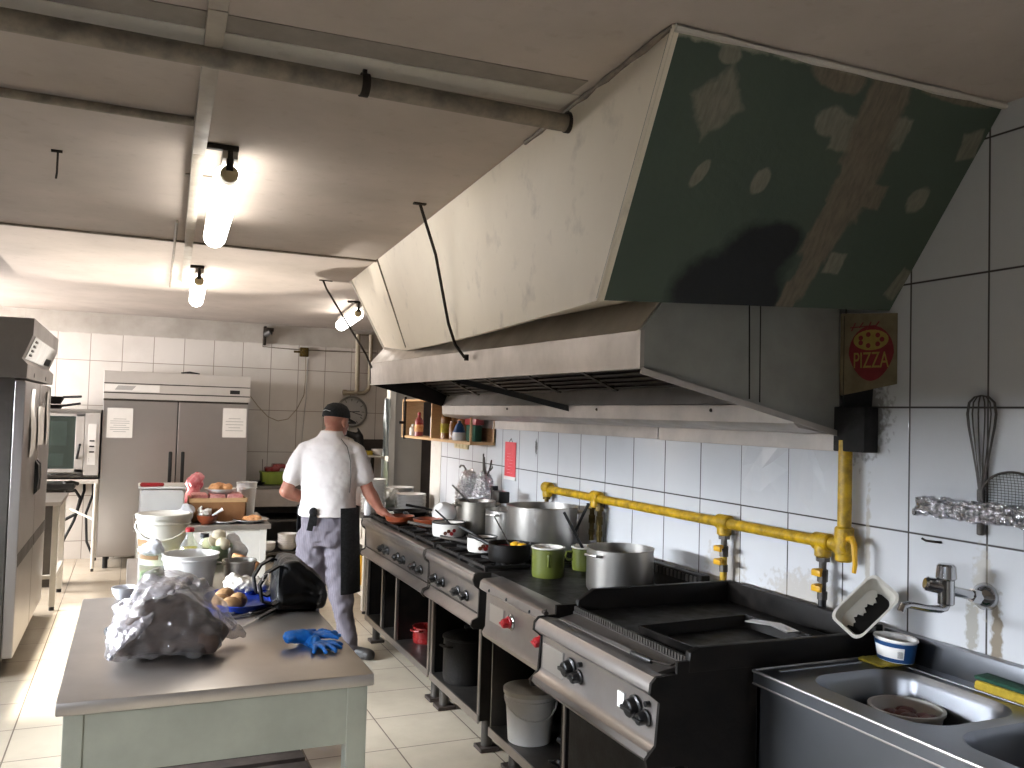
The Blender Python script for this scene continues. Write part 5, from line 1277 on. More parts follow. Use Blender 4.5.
part('scourer', MB().box(2.302,2.36,1.62,1.80,.9155,.928,.004).rough(.003, 80), M['sponge_green'], t)

# ------------------------------------------------------------------ the work table
ZT = .851
ZB0 = ZT
t = T_('meat_bag', 'bulging clear plastic bag of dark meat on the foreground table', 'bag', (.14, 3.0, ZT))
cm = MB().prism([(-.02,.853),(.26,.853),(.285,.90),(.25,.965),(.17,1.02),(.09,1.035),(.02,.985),(-.02,.92)], 'y', 2.95, 3.09, .02)
cm.ball((.13,3.03,.93),.14,.12,.075).ball((.24,3.0,.90),.07,.07,.045).limb((.02,3.0,.90),(.24,2.94,.895),.045,.04)
cm.rot(T(0,0,.012)); organic('meat', cm, plain('dark_wrapped_meat', '4f4039', .55, 0, .3, 14, .2, 50, h2='66544b'), t, voxel=.009, iters=3, disp=[(.04,.11,'CLOUDS'),(.010,.03,'CLOUDS')])
bm_ = MB().prism([(-.045,.853),(.275,.853),(.305,.90),(.27,.985),(.20,1.05),(.16,1.085),(.07,1.09),(.03,1.03),(-.035,.94)], 'y', 2.90, 3.13, .03)
bm_.limb((.0,2.93,.90),(.09,3.02,1.07),.05,.04).limb((.09,3.02,1.07),(.19,3.02,1.06),.035,.03).limb((.27,3.06,.92),(.375,3.09,.862),.05,.012).limb((.22,3.1,1.02),(.33,3.14,.90),.04,.03)
bm_.rot(T(0,0,.012)); organic('plastic', bm_, M['clear_bag'], t, voxel=.0075, iters=2, disp=[(.05,.10,'CLOUDS'),(.022,.035,'CLOUDS')], angle=30)
fo = MB().slab([(-.05,2.885,.865),(.075,2.915,.985),(.12,3.03,1.09),(-.035,3.10,.99)], .012, 10, 10).slab([(.0,2.95,1.02),(.14,2.93,1.055),(.20,3.04,1.085),(.05,3.10,1.095)], .012, 8, 8)
fo.rot(T(0,0,.010)); organic('crinkled_fold', fo, M['film_white'], t, voxel=.0065, iters=2, disp=[(.05,.09,'CLOUDS'),(.018,.022,'CLOUDS')], angle=25, label='bright crinkled plastic fold')
tag(part('black_stopper', MB().cyl((-.058,3.31,.866),(-.025,3.33,.868),.0155,bev=.004).cyl((-.025,3.33,.868),(.02,3.345,.866),.011), M['black'], loc=(-.05,3.32,ZT)), 'small black stopper lying left of the meat bag', 'stopper')
# gloves
def glove(label, M4):
    t = MB().ball((0,0,.012),.042,.034,.012)
    for k, (a, L) in enumerate(((-.55,.062),(-.2,.075),(.12,.078),(.45,.066))):
        p0 = V((.03*math.cos(a*.9), .03*math.sin(a*1.6), .011)); p1 = p0+V((math.cos(a)*L, math.sin(a)*L, -.001))
        pm = p0.lerp(p1, .5)+V((0,0,.006+.003*(k % 2)))
        t.limb(p0, pm, .0105, .0098).limb(pm, p1, .0098, .0078)
    t.limb((-.005,.026,.012),(.018,.062,.012),.011,.0095).limb((.018,.062,.012),(.048,.074,.010),.0095,.0075)
    t.limb((-.02,0,.012),(-.085,.004,.012),.026,.024).box(-.10,-.075,-.03,.036,.001,.018,.004)
    t.rot(M4)
    o = organic('rubber_glove', t, M['glove'], voxel=.004, iters=2, disp=[(.008,.016,'CLOUDS')], loc=M4.to_translation())
    return tag(o, label, 'glove')
glove('blue rubber glove lying flat with fingers towards the table front', T(.60,2.95,ZT+.002) @ RZ(-1.25) @ Matrix.Scale(.92,4))
glove('blue rubber glove on top of the other one, fingers towards the right', T(.59,3.005,ZT+.018) @ RY(.06) @ RZ(.25) @ Matrix.Scale(.92,4))
# black handbag lying on its side
t = T_('black_bag', 'black leather bag slumped at the far right corner of the foreground table', 'bag', (.63, 3.6, ZT))
bg = MB().prism([(.548,.853),(.738,.853),(.752,.90),(.742,.955),(.69,1.005),(.63,1.05),(.575,1.05),(.552,.98)], 'y', 3.50, 3.74, .016)
bg.limb((.60,3.51,1.02),(.70,3.50,.93),.02,.02).limb((.58,3.505,.90),(.70,3.50,.90),.02,.024)
organic('bag_body', bg, M['leather'], t, voxel=.006, iters=3, disp=[(.022,.09,'CLOUDS')])
for y in (3.515, 3.70):
    part('strap', MB().tube([(.59,y,1.02),(.55,y-.01,1.035),(.505,y-.015,1.01),(.478,y-.02,.965),(.49,y-.02,.90),(.53,y-.012,.885),(.57,y,.90)], 0, flat=(.032,.008)), M['leather'], t)
part('band', MB().tube([(.566,3.512,1.035),(.563,3.508,.95),(.568,3.51,.865)], 0, flat=(.022,.006)), M['leather'], t)
part('buckle', MB().tube([(.535,3.50,.88),(.555,3.498,.895),(.548,3.498,.91),(.528,3.50,.893)], .0028, 6, closed=True), M['steel'], t)
part('buckle', MB().tube([(.487,3.48,.985),(.507,3.48,.99),(.509,3.48,1.012),(.489,3.48,1.008)], .003, 6, closed=True), M['steel'], t)
# blue tray with potatoes
t = T_('blue_tray', 'deep blue shallow tray with potatoes on the foreground table', 'tray', (.42, 3.7, ZT))
mb = MB().lathe([(0,.006),(.85,.006),(.97,.030),(1.0,.032),(1.0,.028),(.88,0),(0,0)], (.43,3.70,ZT), 48, sx=.142, sy=.20)
part('tray', mb, M['tray_blue'], t)
for k, (x, y, z, r, lab) in enumerate(((.382,3.565,.882,.036,'brown potato at the front of the blue tray'),(.415,3.63,.884,.037,'largest brown potato on the right in the blue tray'),(.352,3.64,.881,.034,'brown potato on the left in the blue tray, half behind the bag'),(.375,3.74,.882,.036,'brown potato at the back of the blue tray'),(.345,3.585,.880,.032,'brown potato at the left front, against the plastic bag'))):
    o = part('potato', MB().ball((0,0,0), r*1.15, r*.95, r*.82, 24).rough(.006, 22, k), M['potato'], world=False, loc=(x, y, z))
    o.rotation_euler = (0, 0, k*1.3); tag(o, lab, 'potato')
tag(organic('white_cloth', MB().ball((.47,3.84,.905),.075,.05,.03).ball((.42,3.86,.91),.04,.04,.035).ball((.52,3.82,.90),.04,.04,.025), M['cloth_white'], voxel=.006, iters=1, disp=[(.03,.03,'CLOUDS'),(.012,.012,'CLOUDS')], loc=(.47,3.84,.88)), 'crumpled white cloth behind the potatoes in the blue tray', 'cloth')
for k, (a, b_, lab) in enumerate((((.345,3.515,ZT+.006),(.545,3.60,ZT+.012),'long steel knife under the front edge of the blue tray'),((.36,3.44,ZT+.005),(.55,3.56,ZT+.01),'steel spatula with dark blade beside the knife on the foreground table'),((.385,3.28,ZT+.005),(.555,3.54,ZT+.010),'long steel fork nearest the gloves, pointing under the black bag'))):
    a, b_ = V(a), V(b_)
    t = thing('kitchen_knife' if k != 2 else 'carving_fork', lab, 'knife' if k != 2 else 'fork', a)
    m_ = a.lerp(b_, .45)
    part('blade', MB().tube([a, m_], 0, flat=(.024 if k != 2 else .012, .002)), M['steel_dark'] if k == 1 else M['steel'], t, smooth=False)
    part('handle', MB().tube([m_, m_.lerp(b_, .5), b_], 0, flat=(.016,.009)), M['steel_dark'], t, smooth=False)
tag(part('plastic_bowl', bowl_bm(.05, .05, .003), M['clear_white'], world=False, loc=(-.005,3.93,ZT)), 'small milky bowl at the far left corner of the foreground table', 'bowl')
# -------- narrow table behind
t = bucket('white_bucket', 'white bucket with red mark just behind the meat bag', .262, 4.15, ZT, .098, .118, .145, M['white'], handle=False)
part('red_mark', MB().lathe([(.1005,.03),(.1015,.03),(.1075,.085),(.1065,.085)], (0,0,0), 8, a0=PI*1.03, a1=PI*1.22), M['red'], t, world=False)
t = T_('glass_jar', 'square glass jar with crumpled film lid beside the white bucket', 'jar', (.098, 4.22, ZT))
part('glass', MB().box(.045,.15,4.17,4.28,ZT,ZT+.145,.02), M['clear_glass'], t)
part('brine', MB().box(.052,.143,4.177,4.273,ZT+.004,ZT+.06,.015), M['plate_glassgreen'], t)
organic('film_lid', MB().ball((.098,4.225,ZT+.155),.055,.055,.025).ball((.11,4.21,ZT+.18),.035,.03,.025), M['clear_white'], t, voxel=.006, iters=1, disp=[(.03,.025,'CLOUDS')])
t = T_('steel_bain_pot', 'steel pot with an upright ladle handle behind the potatoes', 'pot', (.48, 4.20, ZT))
part('body', MB().lathe([(0,0),(.062,0),(.072,.09),(.078,.092),(.078,.098),(.069,.098),(.06,.005),(0,.005)], (.48,4.20,ZT), 36), M['pot_steel'], t)
part('handle', MB().tube([(.405,4.19,ZT+.09),(.38,4.17,ZT+.095),(.41,4.14,ZT+.09)], .004, 8), M['pot_steel'], t)
tag(part('ladle', MB().tube([(.45,4.21,ZT+.03),(.432,4.2,ZT+.12),(.436,4.2,ZT+.155)], .006, 8).ball((.452,4.21,ZT+.025),.025,.025,.012), M['steel'], loc=(.44,4.2,ZT)), 'steel ladle standing in the pot behind the potatoes', 'ladle')
tag(organic('bread_loaf', MB().limb((.48,4.38,ZT+.09),(.575,4.33,ZT+.04),.018,.026).limb((.46,4.38,ZT+.02),(.48,4.38,ZT+.08),.022,.018), M['bread'], voxel=.008, iters=3, disp=[(.012,.05,'CLOUDS')], loc=(.52,4.35,ZT)), 'brown bread piece behind the small steel pot', 'bread')
def oilbottle(label, x, y, r, h, capm):
    t = thing('oil_bottle', label, 'bottle', (x, y, ZT))
    part('glass', MB().lathe([(0,0),(r,0),(r,h*.42),(r*.85,h*.55),(r*.34,h*.78),(r*.32,h*.9),(0,h*.9)], (x,y,ZT), 24), M['clear_glass'], t)
    part('oil', MB().lathe([(0,.003),(r*.93,.003),(r*.95,h*.42),(r*.85,h*.5),(0,h*.5)], (x,y,ZT), 24), M['oil'], t)
    part('cap', MB().lathe([(0,0),(r*.42,0),(r*.42,h*.1),(0,h*.11)], (x,y,ZT+h*.89), 16), capm, t)
oilbottle('oil bottle with red cap behind the white bucket', .283, 4.62, .05, .20, M['red'])
oilbottle('oil bottle with dark cap next to the red-capped one', .345, 4.50, .05, .185, M['black'])
t = T_('dough_bowl', 'pale green bowl heaped with white dough balls', 'bowl', (.425, 4.70, ZT))
part('bowl', bowl_bm(.075, .10, .004).rot(T(.425,4.70,ZT)), M['plate_glassgreen'], t)
for k, (x, y, z, r) in enumerate(((.385,4.68,.955,.042),(.445,4.66,.955,.04),(.42,4.74,.965,.042),(.43,4.70,.995,.036))):
    tag(part('dough_ball', MB().ball((0,0,0), r, r*.95, r*.85, 20).rough(.004, 18, k), M['egg'], world=False, loc=(x,y,z)), 'white dough ball heaped in the pale green bowl', 'dough', 'dough balls in the pale green bowl')
tag(organic('plastic_sheet', MB().ball((.53,4.75,.90),.05,.06,.05).ball((.51,4.80,.94),.04,.05,.05), M['clear_white'], voxel=.008, iters=1, disp=[(.03,.03,'CLOUDS')], loc=(.52,4.77,ZT)), 'crumpled milky plastic beside the dough bowl', 'plastic')
tag(organic('film_heap', MB().ball((.19,4.45,.875),.05,.05,.026).ball((.23,4.43,.875),.05,.05,.024), M['black_cloth'], voxel=.008, iters=2, loc=(.15,4.42,ZT)), 'dark crumpled rag between the white bucket and the oil bottles', 'rag')
t = bucket('big_tub', 'big round off-white tub with bail handle at the back of the narrow table', .165, 4.80, ZT, .112, .128, .245, M['white_dirty'], lid=M['white_dirty'], rz=-.2)
part('dark_label', MB().lathe([(.1135,.03),(.115,.03),(.1215,.13),(.120,.13)], (0,0,0), 12, a0=PI*1.12, a1=PI*1.5), M['meat'] if False else M['wood_mid'], t, world=False)
# -------- white-fronted table
Z3 = .843
t = T_('white_tub', 'large white tub with red-handled lid, left end of the white-fronted table', 'tub', (.20, 6.55, Z3))
part('tub', MB().box(.06,.35,6.40,6.70,Z3,1.085,.03), M['white'], t)
part('lid', MB().box(.05,.36,6.39,6.71,1.085,1.105,.006), M['white'], t)
part('red_handle', MB().limb((.075,6.40,1.115),(.20,6.39,1.117),.016,.013), M['red'], t)
tag(organic('white_plastic_bag', MB().ball((.30,6.36,.90),.08,.04,.05).ball((.37,6.37,.93),.05,.04,.06), M['clear_white'], voxel=.010, iters=1, disp=[(.04,.04,'CLOUDS')], loc=(.32,6.37,Z3)), 'crumpled white plastic between tub and carton on the white-fronted table', 'plastic')
tag(organic('pink_bag', MB().ball((.43,6.80,1.09),.065,.06,.06).ball((.45,6.80,1.13),.05,.05,.045).ball((.43,6.80,.96),.065,.06,.115), M['pink_bag'], voxel=.010, iters=1, disp=[(.04,.05,'CLOUDS')], loc=(.43,6.80,Z3)), 'crumpled pink and red plastic bag behind the brown carton', 'bag')
t = T_('meat_carton', 'brown cardboard tray of meat packs on the white-fronted table', 'carton', (.58, 6.55, Z3))
part('tray', MB().box(.385,.77,6.45,6.72,Z3,Z3+.01).box(.385,.77,6.45,6.46,Z3,1.01).box(.385,.77,6.71,6.72,Z3,1.01).box(.385,.395,6.45,6.72,Z3,1.01).box(.76,.77,6.45,6.72,Z3,1.01), M['carton'], t, smooth=False)
part('tray_rim', MB().box(.38,.775,6.443,6.452,.985,1.015), M['wood'], t, smooth=False)
for k in range(3):
    tag(part('meat_pack', MB().box(-.055,.055,-.09,.09,0,.185,.015), M['meat'], world=False, loc=(.455+.12*k, 6.575, Z3+.011)) , ('pink meat pack at the %s of the brown carton' % ('left end','middle','right end')[k]), 'meat')
t = T_('food_plate', 'white plate heaped with sliced meat, on top of the meat packs', 'plate', (.60, 6.57, 1.04))
part('plate', plate_bm(.115, .03).rot(T(.60,6.57,1.041)), M['porcelain'], t)
organic('sliced_meat', MB().ball((.58,6.57,1.085),.06,.06,.03).ball((.64,6.56,1.08),.04,.05,.028).ball((.56,6.54,1.075),.05,.04,.02), M['bread'], t, voxel=.008, iters=1, disp=[(.02,.03,'CLOUDS')])
bucket('small_white_bucket', 'small white bucket at the right end behind the carton', .815, 6.86, Z3, .06, .073, .25, M['white'], handle=False)
t = T_('red_clay_bowl', 'red-brown bowl with paper and a spoon at the front of the white-fronted table', 'bowl', (.50, 6.40, Z3))
part('bowl', bowl_bm(.072, .06).rot(T(.50,6.385,Z3)), M['glaze'], t)
tag(organic('tissue', MB().ball((.47,6.39,.91),.035,.03,.03).ball((.455,6.39,.94),.014,.014,.03).ball((.50,6.40,.92),.03,.03,.03), M['cloth_white'], voxel=.006, iters=1, disp=[(.03,.02,'CLOUDS')], loc=(.48,6.39,.86)), 'white crumpled tissue in the red-brown bowl', 'tissue')
tag(part('spoon', MB().tube([(.535,6.38,.90),(.57,6.37,.925),(.60,6.365,.945)], [.007,.008,.013], 8), M['white'], loc=(.55,6.38,.9)), 'white plastic spoon leaning in the red-brown bowl', 'spoon')
tag(part('plate', plate_bm(.085, .014), M['porcelain'], world=False, loc=(.625,6.40,Z3)), 'small empty white plate between bowl and food plate', 'plate')
t = T_('food_plate', 'white plate of fried food at the right front of the white-fronted table', 'plate', (.80, 6.42, Z3))
part('plate', plate_bm(.125, .022).rot(T(.80,6.43,Z3)), M['porcelain'], t)
organic('fried_food', MB().ball((.82,6.42,.872),.055,.05,.02).ball((.78,6.44,.87),.04,.04,.018).ball((.84,6.45,.87),.04,.04,.018), M['bread'], t, voxel=.007, iters=1, disp=[(.018,.03,'CLOUDS')])
# -------- plates table behind the range
t = T_('plate_table', 'white wooden table with drawer beyond the range, stacked with plates', 'table', (2.05, 7.6, 0))
x0, x1, y0, y1 = 1.775, 2.35, 6.98, 8.25
part('table_top', MB().box(x0-.02,x1,y0-.02,y1,.775,.805,.005), M['steel_dark'], t, smooth=False)
for x, y in ((x0,y0),(x0,y1-.06),(x1-.06,y0),(x1-.06,y1-.06)):
    l = part('leg', MB().box(x,x+.055,y,y+.055,.025,.775,.003), M['paint_white'], t, smooth=False)
    part('foot', MB().cyl((x+.027,y+.027,0),(x+.027,y+.027,.028),.022), M['black'], l)
part('apron', MB().box(x0+.01,x0+.025,y0+.05,y1-.05,.55,.775).box(x0+.05,x1-.05,y0+.01,y0+.025,.62,.775), M['paint_white'], t, smooth=False)
dw = part('drawer_front', MB().box(x0-.004,x0+.01,y0+.12,y0+.62,.60,.755,.004), M['paint_white'], t, smooth=False)
part('handle', MB().box(x0-.02,x0-.003,y0+.30,y0+.33,.64,.72,.004), M['wood_mid'], dw)
part('lower_shelf', MB().box(x0+.01,x1,y0+.02,y1-.02,.13,.155), M['paint_white'], t, smooth=False)
tag(part('yellow_canister', MB().lathe([(0,0),(.075,0),(.075,.26),(.065,.28),(0,.28)], (1.90,7.45,.156), 24), M['yellow'], loc=(1.90,7.45,.156)), 'yellow canister on the lower shelf of the plate table', 'canister')
tag(part('white_package', MB().box(1.84,1.94,7.14,7.30,.156,.33,.012), M['white'], loc=(1.89,7.22,.156)), 'white package in front of the yellow canister', 'package')
ZP = .806
plate_stack(1.875, 7.12, ZP, 24, .105, 'white soup plate in the tallest stack beside the cook\'s forearm', 'tallest plate stack', .0115)
plate_stack(2.20, 7.12, ZP, 13, .135, 'white plate in the broad stack nearest the tiled wall', 'broad plate stack', .0115)
plate_stack(2.22, 7.52, ZP, 15, .128, 'white plate in the rear stack beyond the broad one', 'rear plate stack', .0115)
t = T_('salad_bag', 'pale green plastic bag of leaves beside the plate stacks', 'bag', (2.08, 7.30, ZP))
organic('bag', MB().ball((2.055,7.28,.90),.085,.07,.09).ball((2.02,7.30,.95),.05,.05,.06).ball((2.09,7.28,.95),.05,.05,.06), M['clear_green'], t, voxel=.010, iters=1, disp=[(.04,.05,'CLOUDS')])
organic('leaves', MB().ball((2.055,7.285,.885),.06,.05,.065), M['salad'], t, voxel=.010, iters=1, disp=[(.04,.03,'CLOUDS')])
bottle('water_bottle', 'small clear bottle by the cook\'s right hip on the plate table', 1.80, 7.01, ZP, .028, .16, M['clear_white'], M['clear_white'])
tag(organic('meat_piece', MB().ball((2.0,7.62,.84),.07,.05,.03).ball((1.95,7.6,.84),.04,.05,.03), M['meat'], voxel=.008, iters=2, disp=[(.02,.04,'CLOUDS')], loc=(1.98,7.61,ZP)), 'piece of red meat behind the tallest plate stack', 'meat')
tag(part('cutting_board', MB().box(1.95,2.25,7.80,8.15,ZP,ZP+.02,.004), M['wood'], loc=(2.1,7.97,ZP)), 'wooden cutting board at the back of the plate table', 'board')
t = T_('black_pans_stack', 'black lidded tray by the plate stacks on the plate table', 'tray', (2.03, 7.08, ZP))
part('tray', MB().box(1.99,2.09,7.0,7.14,ZP,ZP+.03,.006), M['white_dirty'], t)
part('lid', MB().box(1.985,2.095,6.995,7.145,ZP+.03,ZP+.042,.004), M['black'], t)
tag(part('white_canister', MB().lathe([(0,0),(.07,0),(.072,.24),(.055,.27),(.03,.285),(.03,.31),(0,.31)], (1.86,7.75,ZP), 24), M['white'], loc=(1.86,7.75,ZP)), 'white canister half hidden by the cook\'s right arm', 'canister')
# ------------------------------------------------------------------ the cook
def loft(mb, rings, n=28):
    """rings: (centre, right-vector*halfwidth, front-vector*halfdepth); closed with caps"""
    b = bmesh.new(); R = []
    for c, u, v in rings:
        c, u, v = V(c), V(u), V(v)
        R.append([b.verts.new(c+u*math.cos(2*PI*k/n)+v*math.sin(2*PI*k/n)) for k in range(n)])
    for A, B in zip(R, R[1:]):
        for k in range(n): j = (k+1) % n; b.faces.new([A[k], A[j], B[j], B[k]])
    b.faces.new(R[0][::-1]); b.faces.new(R[-1])
    bmesh.ops.recalc_face_normals(b, faces=b.faces[:]); mb.merge(b); return mb
DF = V((.35,.94,0)).normalized(); DR = V((DF.y,-DF.x,0)); UP = V((0,0,1))
C0 = V((1.215,5.78,0))
def at(z, r=0, f=0): return C0+DR*r+DF*f+UP*z
person = thing('person', 'cook in white polo shirt, black cap and grey trousers, seen from behind at the range', 'person', (C0.x, C0.y, 0))
HC = V((1.272,5.865,1.588)); HF = V((.80,.60,-.10)).normalized(); HR = HF.cross(UP).normalized(); HU = HR.cross(HF)
def hd(f, r, u): return HC+HF*f+HR*r+HU*u
SR, SL = at(1.385,.170,.02), at(1.385,-.170,.02)
ER, EL = V((1.468,5.715,1.125)), V((.945,5.84,1.115))
WR, WL_ = V((1.548,5.672,.992)), V((1.125,6.01,1.035))
body = MB()
Hm = Matrix((HR, HF, HU)).transposed().to_4x4()
body.ball(hd(-.008,0,.022), .074, .096, .098, 28, M=Hm)             # skull
body.ball(hd(.022,0,-.045), .058, .070, .066, 24, M=Hm)             # jaw and face
body.limb(hd(.085,0,.0), hd(.108,0,-.032), .011, .014)              # nose
body.ball(hd(.078,0,-.075), .026, .022, .02, 16, M=Hm)              # chin
body.ball(hd(.086,0,-.054), .022, .012, .009, 14, M=Hm)             # lips
for s in (-1, 1):
    body.ball(hd(-.008,s*.080,-.016), .012, .022, .034, 14, M=Hm)   # ears
    body.ball(hd(.062,s*.034,-.022), .022, .018, .016, 12, M=Hm)    # cheeks
body.limb(hd(-.02,0,-.05), at(1.44,0,.035), .056, .064)             # neck
loft(body, [(at(z,0,f), DR*w, DF*dp) for z, f, w, dp in ((.80,0,.15,.11),(.95,0,.16,.115),(1.05,0,.15,.11),(1.2,.01,.165,.11),(1.33,.02,.185,.11),(1.42,.025,.15,.09),(1.47,.03,.07,.06))])
for S, E_, W_ in ((SR, ER, WR), (SL, EL, WL_)):
    body.limb(S, E_, .048, .043).limb(E_, E_.lerp(W_, .35), .045, .045).limb(E_.lerp(W_, .35), W_, .045, .028)
for hp, kn, an in ((at(.86,.085), V((1.315,5.79,.48)), V((1.392,5.80,.09))), (at(.86,-.085), V((1.13,5.87,.48)), V((1.12,5.90,.09)))):
    body.limb(hp, kn, .08, .055).limb(kn, an, .055, .035)
def hand(W_, dirv, palmn, side, curl):
    """palm, four unequal bent fingers and a thumb"""
    dv = V(dirv).normalized(); pn = V(palmn).normalized(); sd = dv.cross(pn).normalized()*side; pn = sd.cross(dv).normalized()*side
    pc = W_+dv*.05
    Mh = Matrix((sd, dv, pn)).transposed().to_4x4()
    body.limb(W_-dv*.01, W_+dv*.02, .028, .030)
    body.ball(pc, .040, .050, .016, 20, M=Mh)
    for k, (o, L) in enumerate(((-.030,.072),(-.010,.083),(.010,.078),(.029,.062))):
        p = W_+dv*.088+sd*o
        d1 = (dv-pn*curl*.35).normalized(); d2 = (dv-pn*curl*1.0).normalized(); d3 = (dv-pn*curl*1.9).normalized()
        q1 = p+d1*L*.45; q2 = q1+d2*L*.32; q3 = q2+d3*L*.23
        body.limb(p-dv*.02, q1, .0098, .0090, 10).limb(q1, q2, .0090, .0082, 10).limb(q2, q3, .0082, .0072, 10)
    t0 = W_+dv*.03-sd*.028; t1 = t0+(dv*.6-sd*.75-pn*curl*.3).normalized()*.038; t2 = t1+(dv*.95-sd*.2-pn*curl*.5).normalized()*.030
    body.limb(t0, t1, .0135, .0105, 10).limb(t1, t2, .0105, .008, 10)
hand(WR, (.86,-.28,-.42), (.42,-.1,.9), 1, .45)
hand(WL_, (.80,.55,-.15), (.1,.1,1), -1, .9)
bo = organic('body', body, M['skin'], person, voxel=.0055, iters=5)
for s in (-1, 1):
    part('eye', MB().ball(hd(.074,s*.031,.008), .0105), M['white'], person)
# cap: crown, peak, little mark and band
cp = MB(); b = bmesh.new()
cp.lathe([(0,1.0),(.35,.96),(.7,.78),(.92,.45),(1.0,.08),(1.0,-.12),(.96,-.12),(.95,.05),(.86,.45),(.65,.72),(.3,.88),(0,.92)], seg=32, M=Matrix.Translation(hd(-.012,0,.032)) @ Hm @ Matrix.Diagonal((.085,.107,.092,1)))
cap = part('cap', cp, M['black_cloth'], person, angle=60)
peak = []
for k in range(13):
    a = PI*(k/12); peak.append((.072*math.cos(a), .07+.115*math.sin(a)**.8))
pk = MB().prism([(x, y) for x, y in peak], 'z', -.003, .003)
for v in pk.bm.verts: v.co.z += -.10*(v.co.x*4)**2*.5
pk.rot(Matrix.Translation(hd(-.01,0,.036)) @ Hm @ RX(-.22))
part('cap_peak', pk, M['black_cloth'], cap)
part('cap_mark', MB().tube([hd(-.10-.012,.03,.055), hd(-.115-.008,.0,.062), hd(-.108-.01,-.03,.055)], 0, flat=(.012,.002)), M['cap_mark'], cap, smooth=False)
# polo shirt
sh = MB()
loft(sh, [(at(z,r_,f), DR*w, DF*dp) for z, r_, f, w, dp in ((.955,-.005,-.004,.196,.152),(1.0,0,0,.19,.146),(1.07,0,0,.178,.134),(1.18,0,.0,.184,.13),(1.30,0,.01,.205,.13),(1.38,0,.015,.195,.12),(1.435,0,.022,.15,.105),(1.475,0,.028,.085,.08),(1.49,0,.03,.07,.068))])
for S, E_ in ((SR, ER), (SL, EL)):
    e = S.lerp(E_, .66)
    sh.limb(S+V((0,0,-.012)), S.lerp(E_, .3), .066, .071); sh.limb(S.lerp(E_, .3), e, .071, .066); sh.limb(at(1.46,0,.02).lerp(S, .25)+V((0,0,-.005)), S+V((0,0,0.0)), .055, .056)
loft(sh, [(at(1.455,0,.028), DR*.105, DF*.088), (at(1.49,0,.034), DR*.084, DF*.078), (at(1.522,0,.042), DR*.073, DF*.074)])
so = organic('polo_shirt', sh, M['shirt'], person, voxel=.009, iters=5, disp=[(.022,.14,'CLOUDS'),(.009,.05,'CLOUDS')])
part('raglan_seam', MB().tube([at(1.47,.075,-.035), at(1.42,.125,-.092), at(1.33,.150,-.105), at(1.22,.155,-.098), at(1.12,.15,-.09)], .0028, 6), M['grey_box'], person, label='dark seam piping')
# trousers
tr = MB()
loft(tr, [(at(z,0,f), DR*w, DF*dp) for z, f, w, dp in ((1.015,0,.166,.122),(.96,0,.176,.13),(.88,-.005,.186,.14),(.80,0,.185,.135),(.76,0,.17,.12))])
for hp, kn, an in ((at(.84,.088,-.005), V((1.318,5.79,.48)), V((1.388,5.80,.085))), (at(.84,-.088,-.005), V((1.13,5.87,.48)), V((1.12,5.90,.085)))):
    tr.limb(hp, hp.lerp(kn, .5), .108, .098).limb(hp.lerp(kn, .5), kn, .098, .084).limb(kn, kn.lerp(an, .5), .084, .074).limb(kn.lerp(an, .5), an, .074, .062)
organic('trousers', tr, M['trousers'], person, voxel=.010, iters=4, disp=[(.06,.16,'CLOUDS'),(.022,.06,'CLOUDS')])
# half apron round the front, tied at the back
b = bmesh.new(); rows = []
for j in range(11):
    z = 1.02-.56*j/10; row = []
    for k in range(29):
        a = math.radians(-60+235*k/28)
        fl = 1.0+.03*j/10+.015*math.sin(k*1.1)*j/10
        row.append(b.verts.new(at(z, .208*fl*math.cos(a)+.03*(1-z), .162*fl*math.sin(a))))
    rows.append(row)
for A, Bq in zip(rows, rows[1:]):
    for k in range(28): b.faces.new([A[k], A[k+1], Bq[k+1], Bq[k]])
bmesh.ops.recalc_face_normals(b, faces=b.faces[:])
bmesh.ops.solidify(b, geom=b.faces[:], thickness=.004)
am = MB(); am.merge(b); ap = part('apron', am, M['black_cloth'], person, angle=60)
kn_ = at(.995,-.07,-.156)
tie = MB().ball(kn_, .028, .016, .03).tube([kn_, kn_+V((-.01,-.006,-.05)), kn_+V((-.022,-.004,-.12))], 0, flat=(.038,.006)).tube([kn_, kn_+V((.012,-.006,-.04)), kn_+V((.006,-.004,-.09))], 0, flat=(.028,.006))
part('apron_tie', tie, M['black_cloth'], ap)
def shoe(heel, toe):
    h_, t_ = V(heel), V(toe); d_ = (t_-h_).normalized(); m_ = MB()
    m_.ball(h_+d_*.045+V((0,0,.045)), .040, .045, .05).limb(h_+d_*.04+V((0,0,.045)), t_-d_*.05+V((0,0,.038)), .038, .036)
    m_.ball(t_-d_*.045+V((0,0,.034)), .045, .045, .034).limb(h_+d_*.04+V((0,0,.015)), t_-d_*.045+V((0,0,.015)), .036, .042)
    for v in m_.bm.verts: v.co.z = max(v.co.z, .004)
    so_ = organic('shoe', m_, M['shoe'], person, voxel=.008, iters=3)
    return so_
shoe((1.345,5.87,0), (1.535,5.67,0)); shoe((1.10,5.85,0), (1.19,6.10,0))
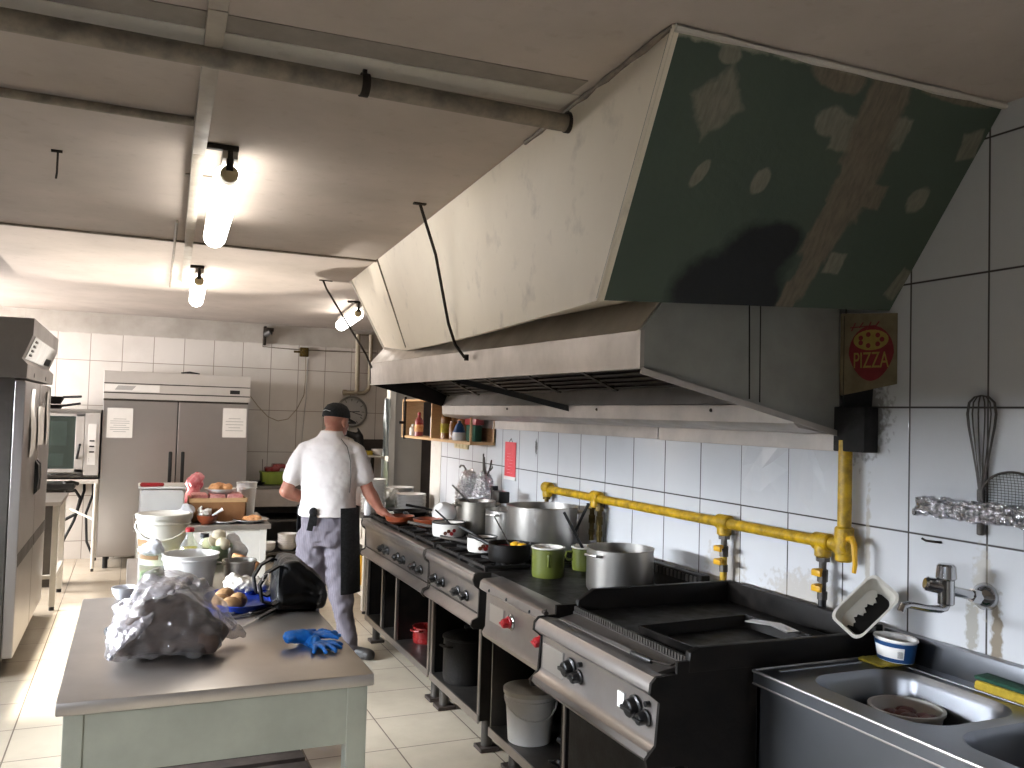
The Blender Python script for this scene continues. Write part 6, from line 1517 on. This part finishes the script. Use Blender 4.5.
# ------------------------------------------------------------------ daylight, added lamps and camera
def area(name, loc, target, sx, sy, power, col):
    l = bpy.data.lights.new(name, 'AREA'); l.shape = 'RECTANGLE'; l.size = sx; l.size_y = sy; l.energy = power; l.color = col
    o = bpy.data.objects.new(name, l); COL.objects.link(o); o.location = loc
    o.rotation_euler = (V(target)-V(loc)).to_track_quat('-Z', 'Y').to_euler(); return o
area('daylight_left_window', (XL-1.5, 4.4, 2.3), (XL, 4.3, 1.75), 3.4, .85, 2900, (.86,.92,1.0))
area('daylight_far_window', (XL-.9, 9.1, 1.95), (XL, 8.9, 1.95), 2.8, 1.4, 760, (1.0,.95,.93))
area('near_fill_light', (XL-1.5, -.15, 2.3), (XL, -.15, 1.75), 3.6, .85, 1000, (.84,.9,1.0))  # added fill that lifts the near right wall and table front
sp = bpy.data.lights.new('added_ceiling_spot', 'SPOT'); sp.spot_size = math.radians(92); sp.spot_blend = .35  # added spot without a fixture, makes the bright patch on the ceiling
sp.energy = 230; sp.color = (1.0,.95,.88); sp.shadow_soft_size = .004
spo = bpy.data.objects.new('added_ceiling_spot', sp); COL.objects.link(spo); spo.location = (.24,6.90,.853); spo.rotation_euler = (V((.1,6.5,2.65))-V((.24,6.90,.853))).to_track_quat('-Z','Y').to_euler()
s = bpy.data.lights.new('sun', 'SUN'); s.energy = 60; s.angle = math.radians(.6); s.color = (1.0,.95,.86)
so = bpy.data.objects.new('sun', s); COL.objects.link(so)
so.rotation_euler = V((.02,1,-.22)).to_track_quat('-Z', 'Y').to_euler()
w = bpy.data.worlds.new('World'); SC.world = w; w.use_nodes = True
w.node_tree.nodes['Background'].inputs[0].default_value = (.75,.85,1.0,1); w.node_tree.nodes['Background'].inputs[1].default_value = 1.2

cam = bpy.data.cameras.new('camera'); co = bpy.data.objects.new('camera', cam); COL.objects.link(co)
cam.sensor_width = 36; cam.lens = 861/1024*36; cam.clip_start = .05
R = [[0.9152478, 0.0414036, 0.4007582], [-0.4018801, 0.0233898, 0.9153935], [0.0285269, -0.9988687, 0.0380468]]
m = Matrix(((R[0][0], -R[0][1], -R[0][2], 0), (R[1][0], -R[1][1], -R[1][2], 0), (R[2][0], -R[2][1], -R[2][2], 1.65), (0,0,0,1)))
co.matrix_world = m
SC.camera = co
vs = SC.view_settings
SC.display_settings.display_device = 'sRGB'
vs.view_transform = 'Standard'; vs.look = 'None'; vs.gamma = 1.0; vs.use_curve_mapping = False
vs.exposure = 0.0
SC.cycles.use_denoising = True
SC.cycles.max_bounces = 10; SC.cycles.diffuse_bounces = 5; SC.cycles.glossy_bounces = 5; SC.cycles.transparent_max_bounces = 16
SC.cycles.sample_clamp_indirect = 6.0
SC.cycles.caustics_reflective = False; SC.cycles.caustics_refractive = False
